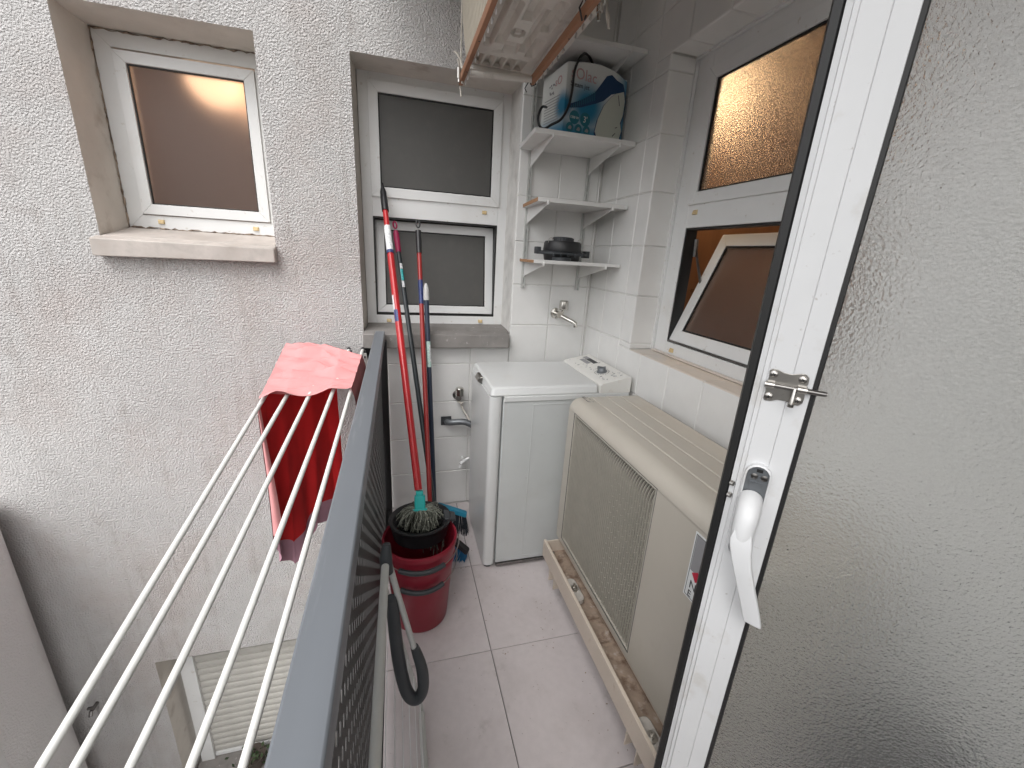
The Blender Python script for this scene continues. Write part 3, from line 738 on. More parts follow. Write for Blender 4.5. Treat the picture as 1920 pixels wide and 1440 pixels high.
# panel slope frame: s along slope (x), y across
sl = math.atan2(.935-.906, .998-.862)
CM = Matrix.Translation((.862, 2.0, .9065)) @ Matrix.Rotation(-sl, 4, 'Y')
def cpt(s_, y_, d=0): return CM @ Vector((s_, -y_, d))
def cpl(m, s0, s1, y0, y1, d=.0008): m.loft([[cpt(s0,y0,-.002), cpt(s1,y0,-.002), cpt(s1,y1,-.002), cpt(s0,y1,-.002)], [cpt(s0,y0,d), cpt(s1,y0,d), cpt(s1,y1,d), cpt(s0,y1,d)]])
m = MB()
cpl(m, .060, .082, .055, .145); cpl(m, .088, .112, .03, .075); obj('display', m, INKGREY, wm)
m = MB(); cpl(m, .088, .112, .077, .165); obj('display', m, INKDARK, wm)
m = MB(); rr = random.Random(3)
for k in range(46):
    s0 = rr.uniform(.012, .125); y0 = rr.uniform(.02, .40)
    if .10 < y0 < .16 and .05 < s0 < .115: continue
    cpl(m, s0, s0+rr.choice((.003, .006, .010)), y0, y0+rr.uniform(.002, .010), .0005)
obj('printed_marks', m, INKGREY, wm)
m = MB()
for k in range(20):
    a = 2*pi*k/20; c = Vector((.066+.034*cos(a), .30+.034*sin(a)))
    cpl(m, c.x-.0015, c.x+.0015, c.y-.0015, c.y+.0015, .0005)
obj('printed_marks', m, INKDARK, wm)
m = MB(); m.lathe([(.024, 0), (.024, .004), (.020, .007), (.019, .018), (.017, .021)], (0,0,0), 24); m.box((-.004, -.021, .012), (.004, .021, .026))
m.xform(CM @ Matrix.Translation((.066, -.30, 0)) @ Matrix.Rotation(.5, 4, 'Z')); obj('dial', m, ZINC, wm)
m = MB(); m.loft([[(.358, 1.745, .862), (.358, 1.835, .862), (.340, 1.825, .870), (.340, 1.755, .870)], [(.364, 1.745, .892), (.364, 1.835, .892), (.350, 1.83, .890), (.350, 1.75, .890)]]); obj('lid_handle', m, STEEL, wm, bevel=.002)
for x, y in ((.385, 1.59), (.385, 1.97), (.97, 1.59), (.97, 1.97)):
    m = MB(); m.lathe([(.018, 0), (.018, .012), (.011, .014), (.011, .03)], (x, y, 0), 14); obj('foot', m, BLACK, wm)

# ------------------------------------------------------------------ air conditioner units
ac = empty('air_conditioner', 'beige outdoor air conditioner with front grille hung on a bracket beside the washing machine', 'air conditioner', (.8, .97, .26))
AX0, AX1, AY0, AY1, AZ0, AZ1 = .650, .952, .47, 1.435, .262, .900
def ac_prof(ins):
    p = []; r = .048
    x0 = AX0+ins; x1 = AX1-ins*.5; z0 = AZ0+ins*.6; z1 = AZ1-ins
    p.append((x1, z0)); p.append((x0, z0))
    p.append((x0, .287)); p.append((x0, .853))
    n = 9
    for k in range(n+1):
        a = pi - (pi/2)*k/n; p.append((x0+r+r*cos(a), z1-r+r*sin(a)))
    for rx in (.735, .800, .865):           # pressed ribs along the lid
        p += [(rx-.006, z1), (rx-.003, z1-.0028), (rx+.003, z1-.0028), (rx+.006, z1)]
    p += [(x1-.006, z1), (x1, z1-.006)]
    return p
stations = [(AY0, .010), (AY0+.004, .004), (AY0+.012, 0), (.818, 0), (1.364, 0), (AY1-.022, 0), (AY1-.010, .003), (AY1-.003, .010), (AY1, .020)]
m = MB(); rv = m.loft([[Vector((x, y, z)) for x, z in ac_prof(i)] for y, i in stations])
m.bm.faces.ensure_lookup_table()
for f in list(m.bm.faces):
    c = f.calc_center_median()
    if abs(c.x-AX0) < .002 and .818 < c.y < 1.364 and .30 < c.z < .84: m.bm.faces.remove(f)
obj('casing', m, ACB, ac, smooth=24)
m = MB(); m.box((AX0+.001, .8185, .2875), (AX0+.042, 1.3635, .8525))
m.bm.normal_update()
for f in list(m.bm.faces):
    if f.normal.x < -.9: m.bm.faces.remove(f)
obj('fan_recess', m, ACIN, ac, smooth=0)
m = MB(); frame_mb(m, .819, 1.363, .288, .852, .006, .000, .02, lambda u, v, d: Vector((AX0+d, u, v))); obj('grille_frame', m, ACG, ac, bevel=.002)
m = MB(); frame_mb(m, .8155, 1.3665, .2845, .8555, .0018, -.0004, .003, lambda u, v, d: Vector((AX0+d, u, v))); obj('seam', m, INKDARK, ac, smooth=0)
m = MB(); nb = 44
for k in range(nb):
    y = .832 + (1.352-.832)*k/(nb-1); hw_ = .0014
    path = [(AX0+.004, .292), (AX0+.002, .31), (AX0+.002, .795)]
    for q in range(1, 7):
        a = (pi/2)*q/6; path.append((AX0+.002+.035*(1-cos(a)), .795+.052*sin(a)))
    rings = []
    for i, (x, z) in enumerate(path):
        a0 = Vector(path[min(i+1, len(path)-1)]) - Vector(path[max(i-1, 0)]); a0.normalize(); nx, nz_ = a0.y, -a0.x
        rings.append([Vector((x, y-hw_, z)), Vector((x, y+hw_, z)), Vector((x+nx*.0065, y+hw_*.8, z+nz_*.0065)), Vector((x+nx*.0065, y-hw_*.8, z+nz_*.0065))])
    m.loft(rings)
obj('grille_bars', m, ACG, ac, smooth=40)
m = MB()
for k in range(17):
    z = .31 + k*.030; m.tube([(AX0+.009, .828, z), (AX0+.009, 1.356, z)], .0013, 5)
    for q in range(nb):
        if q % 2 == k % 2 or q > 17: continue
        y = .832 + (1.352-.832)*q/(nb-1); m.box((AX0+.0012, y-.0022, z-.0013), (AX0+.006, y+.0022, z+.0013))
obj('grille_wires', m, ACG, ac, smooth=0)
m = MB(); m.lathe([(.05, 0), (.05, .02), (.02, .03)], (0,0,0), 20)
for k in range(3):
    a = 2*pi*k/3
    m.loft([[(.04*cos(a+t)*r/.04, .04*sin(a+t)*r/.04, h) for t, r, h in ((0,.05,.0),(.5,.05,.02),(.75,.235,.035),(-.25,.235,.005))], [(.04*cos(a+t)*r/.04, .04*sin(a+t)*r/.04, h+.004) for t, r, h in ((0,.05,.0),(.5,.05,.02),(.75,.235,.035),(-.25,.235,.005))]])
m.xform(Matrix.Translation((AX0+.047, 1.09, .57)) @ Matrix.Rotation(-pi/2, 4, 'Y')); obj('fan', m, BLACK_GREY, ac)
# maker's plate with its red mark, half hidden by the door
m = MB(); m.box((AX0-.0012, .548, .668), (AX0+.001, .657, .842)); obj('maker_plate', m, INKWHITE, ac)
m = MB(); frame_mb(m, .552, .653, .672, .838, .0012, -.0004, 0, lambda u, v, d: Vector((AX0-.0012+d, u, v))); obj('plate_line', m, INKDARK, ac, smooth=0)
m = MB(); m.box((AX0-.0015, .602, .742), (AX0-.001, .6505, .8365)); obj('plate_field', m, INKGREY, ac)
m = MB(); 
for pts in (((.643, .738), (.626, .752), (.612, .738), (.628, .722)), ((.612, .738), (.597, .752), (.58, .738), (.596, .722))):
    m.loft([[(AX0-.0019, y, z) for y, z in pts], [(AX0-.001, y, z) for y, z in pts]])
obj('plate_mark', m, INKRED, ac)
tm = Matrix(((0, 0, -1, AX0-.0018), (1, 0, 0, 0), (0, 1, 0, 0), (0, 0, 0, 1)))
def plate_text(s_, y, z, size):
    # letters stand on their side: they read upwards along z
    mm = Matrix(((0, 0, -1, AX0-.0018), (0, -1, 0, y), (-1, 0, 0, z), (0, 0, 0, 1)))
    mm = Matrix(((0, 0, -1, AX0-.0018), (0, 1, 0, y), (1, 0, 0, z), (0, 0, 0, 1)))
    mm = Matrix(((0, 0, -1, AX0-.0018), (-1, 0, 0, y), (0, 1, 0, z), (0, 0, 0, 1)))
    return text_obj('plate_lettering', s_, size, mm, INKDARK, ac, .0003)
plate_text('N', .644, .698, .030); plate_text('E', .644, .675, .024)
# scratched transfer on the rounded corner of the lid
m = MB()
def top_dash(x, y, dx, dy, w_=.0012, z=AZ1+.0004):
    d = Vector((dx, dy)); q = Vector((-dy, dx)).normalized()*w_
    m.loft([[(x-q.x, y-q.y, z-.001), (x+q.x, y+q.y, z-.001), (x+dx+q.x, y+dy+q.y, z-.001), (x+dx-q.x, y+dy-q.y, z-.001)], [(x-q.x, y-q.y, z), (x+q.x, y+q.y, z), (x+dx+q.x, y+dy+q.y, z), (x+dx-q.x, y+dy-q.y, z)]])
for a, b in (((.700, 1.42), (0, -.06)), ((.700, 1.36), (.012, 0)), ((.712, 1.42), (-.012, 0))): top_dash(*a, *b)
for k in range(9):
    a = -2.6 + k*.6; top_dash(.7065+.005*cos(a), 1.408+.009*sin(a), .005*(cos(a+.5)-cos(a)), .009*(sin(a+.5)-sin(a)), .0008)
for k in range(6):
    a = 2.0 + k*.6; top_dash(.7065+.005*cos(a), 1.376+.009*sin(a), .005*(cos(a+.5)-cos(a)), .009*(sin(a+.5)-sin(a)), .0008)
for k in range(7): top_dash(.718+.002*(k % 2), 1.41-.009*k, .004, -.006*(1 if k % 3 else -1), .0008)
obj('transfer_print', m, INKDARK, ac, smooth=0)

br = empty('wall_bracket', 'cream metal bracket rail with rusty channel carrying the beige air conditioner', 'bracket', (.62, .97, .2))
RX0, RX1, RZ0, RZ1 = .583, .652, .190, .262
obj('front_lip', bx((RX0, .42, RZ0-.006), (RX0+.012, 1.395, RZ1)), RAILB, br, bevel=.0015)
obj('channel', bx((RX0+.0122, .42, RZ0+.002), (RX1+.03, 1.394, RZ0+.010)), RUST, br)
obj('rear_lip', bx((RX1+.03, .42, RZ0), (RX1+.034, 1.394, RZ1-.005)), RAILB, br)
m = MB(); m.box((RX0+.012, 1.388, RZ0), (RX1+.03, 1.3938, RZ1-.008)); obj('end_plate', m, RAILB, br)
for y in (1.285, .655):
    m = MB()
    m.box((RX0+.008, y-.028, RZ0-.010), (1.02, y+.028, RZ0-.0065)); m.box((RX0+.003, y-.028, .122), (1.02, y-.024, RZ0-.010)); m.box((RX0+.003, y+.024, .122), (1.02, y+.028, RZ0-.010))
    obj('arm', m, RAILB, br, bevel=.001)
    obj('wall_plate', bx((1.006, y-.03, .02), (1.0205, y+.03, RZ0)), RAILB, br)
for y in (1.145, .625):
    m = MB(); m.loft([rrect(RX0+.016, RX0+.062, y-.055, y+.055, .018, z) for z in (RZ0+.0104, RZ0+.034)]); obj('rubber_mount', m, RUBBER, br, bevel=.004)
    m = MB(); m.lathe([(.016, 0), (.016, .003)], (RX0+.038, y, RZ0+.0345), 18); m.lathe([(.0075, .003), (.0075, .010)], (RX0+.038, y, RZ0+.0345), 6); m.lathe([(.004, .010), (.004, .024)], (RX0+.038, y, RZ0+.0345), 10)
    obj('bolt', m, STEEL, br)
m = MB(); m.lathe([(.012, 0), (.012, .003), (.007, .0035), (.007, .012), (.004, .013), (.004, .03)], (RX0+.03, 1.345, RZ0+.0105), 8); obj('bolt', m, DSTEEL, br)
m = MB(); m.box((RX0+.0125, .925, RZ0+.0104), (RX0+.075, .935, RZ0+.020)); obj('strap', m, RUST, br)
m = MB(); m.box((RX0+.0125, 1.02, RZ0+.0104), (RX0+.085, 1.032, RZ0+.018)); obj('strap', m, RUST, br)

# upper unit seen from below
ua = empty('air_conditioner', 'upper air conditioner seen from below with ribbed pan and pale side grille', 'air conditioner', (.4, 1.2, 2.1))
UX0, UX1, UY1 = .282, .515, 1.842
def pan(u, v):
    x = UX0 + (UX1-UX0)*u; y = .55 + (UY1-.02-.55)*v
    s_ = y*1.0; z = 0
    def slot(cx, cyy, hx, hy, dep):
        dx = max(0, abs(x-cx)-hx); dy = max(0, abs(y-cyy)-hy); d = math.hypot(dx, dy)
        return dep*max(0, min(1, 1-d/.008))
    for cx in (.305, .345, .385, .425, .465):
        z = max(z, slot(cx, 1.775, .008, .045, .012))
    z = max(z, slot(.315, 1.45, .007, .20, .012)); z = max(z, slot(.352, 1.50, .009, .12, .012)); z = max(z, slot(.352, 1.20, .009, .12, .012))
    z = max(z, slot(.398, 1.64, .020, .03, .010)); z = max(z, slot(.440, 1.52, .008, .13, .012)); z = max(z, slot(.400, 1.36, .012, .09, .011)); z = max(z, slot(.470, 1.42, .010, .08, .011))
    z = max(z, slot(.475, 1.62, .010, .06, .010)); z = max(z, slot(.40, 1.05, .05, .08, .010))
    r = math.hypot(x-.392, (y-1.54)); 
    if .012 < r < .024: z = max(z, .008)
    r = math.hypot(x-.335, (y-1.30))
    if r < .014: z = max(z, .009)
    return Vector((x, y, 2.100+z*1.7))
m = MB(); m.grid(pan, 90, 190); obj('pan', m, PAN, ua, smooth=50, recalc=False)
m = MB(); m.box((UX0, .55, 2.1225), (UX1, UY1-.021, 2.62)); obj('casing', m, ACB, ua, bevel=.006)
m = MB()
for k in range(60):
    y = .60 + k*.0205
    def gx(z): t = (z-2.11)/.50; return UX0-.012-.020*sin(pi*max(0, min(1, t*1.3)))
    m.loft([[(gx(z), y, z), (gx(z), y+.008, z), (UX0-.001, y+.008, z), (UX0-.001, y, z)] for z in (2.112, 2.13, 2.17, 2.23, 2.32, 2.42, 2.55)])
obj('side_grille', m, ACSIDE, ua, smooth=40)
m = MB(); m.box((UX0-.004, UY1-.020, 2.085), (UX1+.01, UY1, 2.100)); m.box((UX0-.004, UY1-.03, 2.1005), (UX1+.01, UY1, 2.113)); m.box((UX1+.0005, .55, 2.098), (UX1+.06, UY1, 2.112)); obj('flange', m, PAN, ua, bevel=.001)
for x, y in ((.425, 1.8325), (.545, 1.72), (.545, 1.42)):
    m = MB(); m.lathe([(.013, -.0008), (.013, .0)], (x, y, 2.0846 if y > 1.8 else 2.0976), 18); obj('drain_hole', m, GASKET, ua)
for y in (.75, 1.55):
    obj('hanger', bx((UX1+.02, y-.015, 2.112), (UX1+.025, y+.015, 2.62)), PAN, ua)

# ceiling airer: two wooden battens with eye hooks
ca = empty('ceiling_airer', 'orange wooden battens with white eye hooks and ropes under the upper air conditioner', 'clothes airer', (.39, 1.3, 2.06))
for (xa, ya, xb, hook) in ((.262, 1.905, .268, 1), (.520, 1.785, .497, -1)):
    m = MB(); m.loft([[(xa-.008, ya, 2.052), (xa+.008, ya, 2.052), (xa+.008, ya, 2.080), (xa-.008, ya, 2.080)], [(xb-.008, .35, 2.052), (xb+.008, .35, 2.052), (xb+.008, .35, 2.080), (xb-.008, .35, 2.080)]])
    obj('batten', m, WOOD, ca, bevel=.002)
    for k in range(16):
        y = ya-.05-k*.052; x = xa+(xb-xa)*(ya-y)/(ya-.35)+.0125*1
        if k % 7 == 6: continue
        m = MB(); m.tube([(x, y+.006*sin(a), 2.054+.006*cos(a)-.006) for a in [i*2*pi/9 for i in range(10)]], .0016, 5); m.tube([(x-.006, y, 2.056), (x+.0, y, 2.056)], .0016, 5)
        obj('eye_hook', m, WHITEP if hook > 0 else STEEL, ca)
    m = MB()
    for k in range(4): m.lathe([(.003, -.0006), (.003, 0)], (xa+(xb-xa)*(.12+.17*k), ya-.15-.24*k, 2.0478), 8)
    obj('nail_holes', m, GASKET, ca)
m = MB(); m.tube([(.272, 1.808, 2.062), (.512, 1.762, 2.062)], .011, 12); obj('cross_bar', m, PAN, ca)
m = MB(); m.tube([(.262, 1.86, 2.045), (.262, 1.865, 2.10), (.255, 1.87, 2.13), (.257, 1.90, 2.115), (.250, 1.91, 2.14)], .0045, 7); m.tube([(.258, 1.868, 2.12), (.240, 1.872, 2.145), (.232, 1.878, 2.150)], .004, 7)
m.tube([(.262, 1.915, 2.05), (.262, 1.90, 2.03), (.263, 1.895, 2.012)], .003, 6); m.tube([(.257, 1.87, 2.08), (.257, 1.87, 2.62)], .003, 6); obj('rope', m, ROPE, ca)
m = MB(); m.tube([(.249, 1.862, 2.06), (.249, 1.862, 2.095)], .008, 10); m.tube([(.249, 1.862, 2.048), (.249, 1.862, 2.06)], .0045, 8); obj('pulley', m, STEEL, ca)
m = MB(); m.tube([(.520, 1.77, 2.085), (.505, 1.765, 2.06), (.512, 1.76, 2.040), (.53, 1.765, 2.05), (.528, 1.775, 2.085)], .0022, 6); m.tube([(.498, 1.76, 2.05), (.49, 1.775, 2.035), (.500, 1.78, 2.025)], .0018, 6); obj('tie_wire', m, BLACK, ca)
m = MB(); m.tube([(.503, 1.275, 2.04), (.490, 1.27, 2.065), (.500, 1.265, 2.09), (.515, 1.27, 2.065), (.508, 1.272, 2.042)], .0028, 6); obj('tie_wire', m, BLACK, ca)
m = MB(); m.tube([(.545, 1.262, 2.06), (.545, 1.262, 2.085)], .009, 10); m.tube([(.545, 1.262, 2.042), (.545, 1.262, 2.06)], .0055, 8); m.box((.515, 1.25, 2.083), (.56, 1.275, 2.092)); obj('pulley', m, CHROME, ca)
m = MB(); m.tube([(.562, 1.262, 2.10), (.566, 1.262, 2.07), (.572, 1.262, 2.055), (.578, 1.262, 2.03)], [.0035, .0035, .006, .003], 7); m.tube([(.560, 1.26, 2.09), (.562, 1.26, 2.62)], .003, 6); obj('rope', m, ROPE, ca)

# ------------------------------------------------------------------ shelves
sh = empty('wall_shelves', 'white bracket shelves in the tiled corner on two slotted uprights', 'shelf', (.82, 2.0, 1.25))
def slotted(x):
    m = MB(); m.box((x-.0105, YB-.012, 1.262), (x-.0035, YB-.0005, 2.30)); m.box((x+.0035, YB-.012, 1.262), (x+.0105, YB-.0005, 2.30)); m.box((x-.0035, YB-.004, 1.262), (x+.0035, YB-.0005, 2.30))
    for k in range(27):
        z = 1.275+k*.039; m.box((x-.0034, YB-.0115, z), (x+.0034, YB-.0042, z+.012))
    return obj('upright', m, UPRIGHT, sh)
slotted(.637); slotted(.945)
BOARDS = [(2.262, .60, 1.020, .018, 0), (1.925, .556, 1.018, .019, .006), (1.668, .590, 1.018, .017, 0), (1.411, .590, 1.018, .015, 0)]
for i, (z, x0, x1, t, tilt) in enumerate(BOARDS):
    yf = 1.822
    m = MB(); m.loft([[(x0 - (.0 if i != 1 else 0), yf, z-t), (x1, yf, z-t), (x1, YB-.014, z-t), (x0+.02, YB-.014, z-t)], [(x0, yf, z), (x1, yf, z), (x1, YB-.014, z), (x0+.02, YB-.014, z)]])
    b = obj('shelf_board', m, SHELF, sh, bevel=.001)
    if i >= 2:
        m = MB(); m.loft([[(x0-.0012, yf+.004, z-t+.001), (x0+.0186, YB-.016, z-t+.001), (x0+.0186, YB-.016, z-.001), (x0-.0012, yf+.004, z-.001)], [(x0+.002, yf+.004, z-t+.001), (x0+.022, YB-.016, z-t+.001), (x0+.022, YB-.016, z-.001), (x0+.002, yf+.004, z-.001)]])
        obj('raw_edge', m, PARTICLE, b)
    for x in (.637, .945):
        m = MB(); y0, y1 = YB-.006, yf+.012; zz = z-t-.0005
        sec = [(y0, zz), (y1, zz), (y1, zz-.010), (y0-.02, zz-.068), (y0, zz-.078)]
        m.loft([[(x-.002, y, q) for y, q in sec], [(x+.002, y, q) for y, q in sec]])
        m.box((x-.007, y1, zz-.0025), (x+.007, y0-.02, zz-.0001)); m.tube([(x, yf-.001, zz-.010), (x, yf-.001, zz+t*.4)], .0055, 8)
        obj('bracket', m, SHELF, sh, bevel=.0006)

# ------------------------------------------------------------------ carton with printed front
cb = empty('appliance_box', 'open printed carton with a steam cleaner picture on the second shelf', 'box', (.700, 1.895, 1.9255), rz=.21)
BO = ORG[cb.name]
BM_ = lambda u, v, w_: BO @ Vector((u, v, w_))
W_, D_ = .325, .19
front = [(0, 0), (W_, 0), (W_-.004, .265), (.300, .272), (.245, .290), (.170, .296), (.110, .291), (.004, .272)]
m = MB()
m.loft([[BM_(u, 0, z) for u, z in front], [BM_(u, .003, z) for u, z in front]])
m.loft([[BM_(0, .003, 0), BM_(.003, .003, 0), BM_(.003, D_, 0), BM_(0, D_, 0)], [BM_(.002, .003, .272), BM_(.005, .003, .272), BM_(.005, D_, .262), BM_(.002, D_, .262)]])
m.loft([[BM_(W_-.003, .003, 0), BM_(W_, .003, 0), BM_(W_, D_, 0), BM_(W_-.003, D_, 0)], [BM_(W_-.007, .003, .265), BM_(W_-.004, .003, .265), BM_(W_-.004, D_, .262), BM_(W_-.007, D_, .262)]])
m.loft([[BM_(.003, D_-.003, 0), BM_(W_-.003, D_-.003, 0), BM_(W_-.003, D_, 0), BM_(.003, D_, 0)], [BM_(.003, D_-.003, .262), BM_(W_-.007, D_-.003, .262), BM_(W_-.007, D_, .262), BM_(.003, D_, .262)]])
m.loft([[BM_(.003, .003, .001), BM_(W_-.003, .003, .001), BM_(W_-.003, D_-.003, .001), BM_(.003, D_-.003, .001)], [BM_(.003, .003, .004), BM_(W_-.003, .003, .004), BM_(W_-.003, D_-.003, .004), BM_(.003, D_-.003, .004)]])
obj('carton', m, CARTON, cb, smooth=0)
m = MB(); m.loft([[BM_(W_-.035, .02, .262), BM_(W_+.012, .02, .262), BM_(W_+.012, .09, .262), BM_(W_-.035, .09, .262)], [BM_(W_-.035, .02, .265), BM_(W_+.018, .02, .285), BM_(W_+.018, .09, .285), BM_(W_-.035, .09, .265)]]); obj('flap', m, INKWHITE, cb, smooth=0)
FM = BO @ Matrix(((1, 0, 0, 0), (0, 0, 1, -.0008), (0, 1, 0, 0), (0, 0, 0, 1)))
def flat(name, pts, mat, d=.0006, off=0.0):
    m = MB(); m.loft([[BM_(u, -off, z) for u, z in pts], [BM_(u, -off-d, z) for u, z in pts]]); return obj(name, m, mat, cb, smooth=0)
def circ(cx, cz_, r, n=20, sz=1.0): return [(cx+r*cos(2*pi*k/n), cz_+r*sz*sin(2*pi*k/n)) for k in range(n)]
TXM = lambda u, z, off=.0012: BO @ Matrix(((1, 0, 0, u), (0, 0, -1, -off), (0, 1, 0, z), (0, 0, 0, 1)))
text_obj('brand_lettering', 'sOlac', .058, TXM(.022, .222), INKPINK, cb, .0003)
text_obj('product_lettering', 'Steam jet', .026, TXM(.022, .192), INKDARK, cb, .0003)
body = [(.170, .045), (.185, .022), (.225, .010), (.275, .012), (.308, .030), (.318, .070), (.306, .100), (.318, .135), (.320, .190), (.304, .232), (.275, .215), (.240, .190), (.205, .150), (.180, .095)]
flat('printed_body_outline', [(.243+(u-.243)*1.07, .105+(z-.105)*1.06-.004) for u, z in body], INKNAVY, off=.0002)
flat('printed_body', body, INKCREAM, off=.0010)
flat('printed_nozzle', [(.012, .108), (.014, .120), (.080, .148), (.150, .190), (.175, .222), (.205, .262), (.232, .272), (.262, .258), (.300, .250), (.312, .225), (.285, .215), (.240, .200), (.200, .168), (.160, .150), (.085, .122)], INKNAVY, off=.0018)
m = MB()
for k in range(13):
    u = .035+k*.0095; z = .1155+k*.0052; a = .0065+k*.0010
    q = [(u-.0015, z+a), (u+.0012, z+a), (u+.0035, z-a), (u+.001, z-a)]
    m.loft([[BM_(p[0], -.0025, p[1]) for p in q], [BM_(p[0], -.0029, p[1]) for p in q]])
obj('printed_hose_ribs', m, INKTEAL, cb, smooth=0)
m = MB(); 
for q in ([(.29, .165), (.293, .166), (.281, .205), (.278, .204)], [(.27, .04), (.285, .055), (.284, .058), (.268, .043)], [(.281, .075), (.293, .080), (.292, .083), (.280, .078)]):
    m.loft([[BM_(p[0], -.0017, p[1]) for p in q], [BM_(p[0], -.0021, p[1]) for p in q]])
obj('printed_details', m, INKDARK, cb, smooth=0)
for (u, z, r, s_, ts) in ((.056, .080, .026, '1200 W', .0135), (.113, .081, .027, "3'", .034), (.036, .040, .019, '', 0), (.081, .040, .0185, '', 0), (.125, .041, .0185, '', 0)):
    flat('printed_badge', circ(u, z, r), INKTEAL, off=.0004)
    if s_: text_obj('badge_lettering', s_, ts, TXM(u, z-ts*.35, .0016), INKWHITE, cb, .0003, align='CENTER')
    else:
        flat('badge_mark', [(u-.010, z-.006), (u+.006, z-.008), (u+.010, z+.001), (u+.002, z+.008), (u-.006, z+.003)], INKGREY, off=.0012)
SMX = lambda v, z: BO @ Matrix(((0, 0, -1, -.0006), (-1, 0, 0, v), (0, 1, 0, z), (0, 0, 0, 1)))
text_obj('side_lettering', 'sO', .045, SMX(.085, .205), INKPINK, cb, .0003)
m = MB(); r3 = random.Random(5)
for k in range(9):
    z = .075+.011*k; v0 = .04+r3.uniform(0, .01)
    m.loft([[BM_(-.0008, v0, z), BM_(-.0008, .165-r3.uniform(0, .02), z), BM_(-.0008, .165, z+.0025), BM_(-.0008, v0, z+.0025)], [BM_(.0, v0, z), BM_(.0, .165, z), BM_(.0, .165, z+.0025), BM_(.0, v0, z+.0025)]])
for k in range(14):
    v = r3.uniform(.085, .125); z = r3.uniform(.175, .215)
    m.loft([[BM_(-.0008, v, z), BM_(-.0008, v+.007, z), BM_(-.0008, v+.007, z+.006), BM_(-.0008, v, z+.006)], [BM_(0, v, z), BM_(0, v+.007, z), BM_(0, v+.007, z+.006), BM_(0, v, z+.006)]])
obj('side_print', m, INKGREY, cb, smooth=0)
cbl = empty('power_cable', 'black cable hanging out of the open carton over its front left edge', 'cable', (.7, 1.88, 1.95))
tubeobj('cable', [(.86, 1.97, 2.215), (.80, 1.925, 2.245), (.755, 1.888, 2.222), (.728, 1.880, 2.165), (.724, 1.880, 2.09), (.712, 1.878, 2.03), (.684, 1.874, 1.982), (.645, 1.880, 1.958), (.614, 1.884, 1.940), (.592, 1.887, 1.952), (.587, 1.889, 1.985), (.602, 1.893, 2.02), (.64, 1.95, 2.04)], .0052, BLACK, cbl, 8, sm=5)

# black appliance head on the lower shelf
vh = empty('vacuum_part', 'round black plastic appliance part with vents on the lowest shelf', 'appliance part', (.775, 1.965, 1.411))
VC = (.775, 1.965, 1.4115)
m = MB(); m.lathe([(.082, 0), (.085, .004), (.088, .022), (.092, .030)], VC, 32); obj('base', m, BLACK, vh)
m = MB(); m.lathe([(.118, .026), (.122, .029), (.122, .036), (.104, .040), (.098, .044)], VC, 32, 1.05, .8)
m.box((.640, 1.945, 1.438), (.662, 1.985, 1.470)); m.box((.890, 1.945, 1.430), (.914, 1.985, 1.462))
for k in range(5):
    x = .70+.035*k; m.loft([[(x-.006, 1.866, 1.430), (x+.006, 1.866, 1.430), (x+.006, 1.872, 1.430), (x-.006, 1.872, 1.430)], [(x-.002, 1.860, 1.446), (x+.002, 1.860, 1.446), (x+.002, 1.872, 1.446), (x-.002, 1.872, 1.446)]])
obj('flange', m, BLACK_GREY, vh, bevel=.002)
m = MB(); m.lathe([(.090, .040), (.092, .048), (.089, .080), (.084, .088), (.06, .090)], VC, 32); obj('drum', m, BLACK, vh)
m = MB(); m.lathe([(.050, .089), (.050, .098), (.046, .107), (.03, .109)], VC, 24); obj('cap', m, BLACK_GREY, vh)
m = MB()
for k in range(14):
    a = pi + pi*k/13; x, y = VC[0]+.0505*cos(a), VC[1]+.0505*sin(a); m.box((x-.002, y-.0015, VC[2]+.091), (x+.002, y+.0015, VC[2]+.104))
obj('vent_slots', m, INKDARK, vh, smooth=0)
for x in (.700, .848):
    m = MB(); m.tube([(x-.012, 1.925, 1.490), (x-.010, 1.925, 1.508), (x, 1.925, 1.514), (x+.010, 1.925, 1.506), (x+.012, 1.925, 1.488)], .0016, 6); obj('wire_clip', m, STEEL, vh)
m = MB(); m.lathe([(.044, 0), (.044, .013), (.03, .016)], (.745, 1.885, 1.4115), 20); obj('port', m, BLACK_GREY, vh)

# ------------------------------------------------------------------ taps and pipes
tp = empty('wall_tap', 'chrome garden tap on the tiles below the shelf uprights', 'tap', (.845, YB, 1.14))
m = MB(); m.lathe([(.030, 0), (.029, .006), (.016, .010), (.014, .05), (.017, .055), (.017, .072)], (0,0,0), 22); m.xform(Matrix.Translation((.835, YB-.001, 1.135)) @ Matrix.Rotation(pi/2, 4, 'X')); obj('body', m, CHROME, tp)
m = MB(); m.tube([(.838, YB-.055, 1.132), (.865, YB-.085, 1.118), (.895, YB-.115, 1.104), (.905, YB-.122, 1.097), (.906, YB-.123, 1.078)], [.012, .0115, .011, .011, .011], 12); obj('spout', m, CHROME, tp)
m = MB(); m.tube([(.846, YB-.06, 1.14), (.852, YB-.068, 1.165)], .009, 10); m.lathe([(.020, 0), (.026, .004), (.027, .012), (.025, .044), (.019, .050)], (.852, YB-.070, 1.162), 8); obj('handle', m, CHROME, tp, bevel=.002)
tp = empty('wall_tap', 'dull shut off valve on the lower tiles left of the washing machine', 'tap', (.305, YB, .69))
m = MB(); m.lathe([(.026, 0), (.025, .006), (.015, .010), (.015, .06)], (0,0,0), 20); m.xform(Matrix.Translation((.303, YB-.001, .678)) @ Matrix.Rotation(pi/2, 4, 'X')); obj('body', m, DSTEEL, tp)
m = MB(); m.lathe([(.016, 0), (.023, .003), (.023, .042), (.017, .048)], (.308, YB-.055, .690), 8); obj('handle', m, CHROME, tp, bevel=.002)
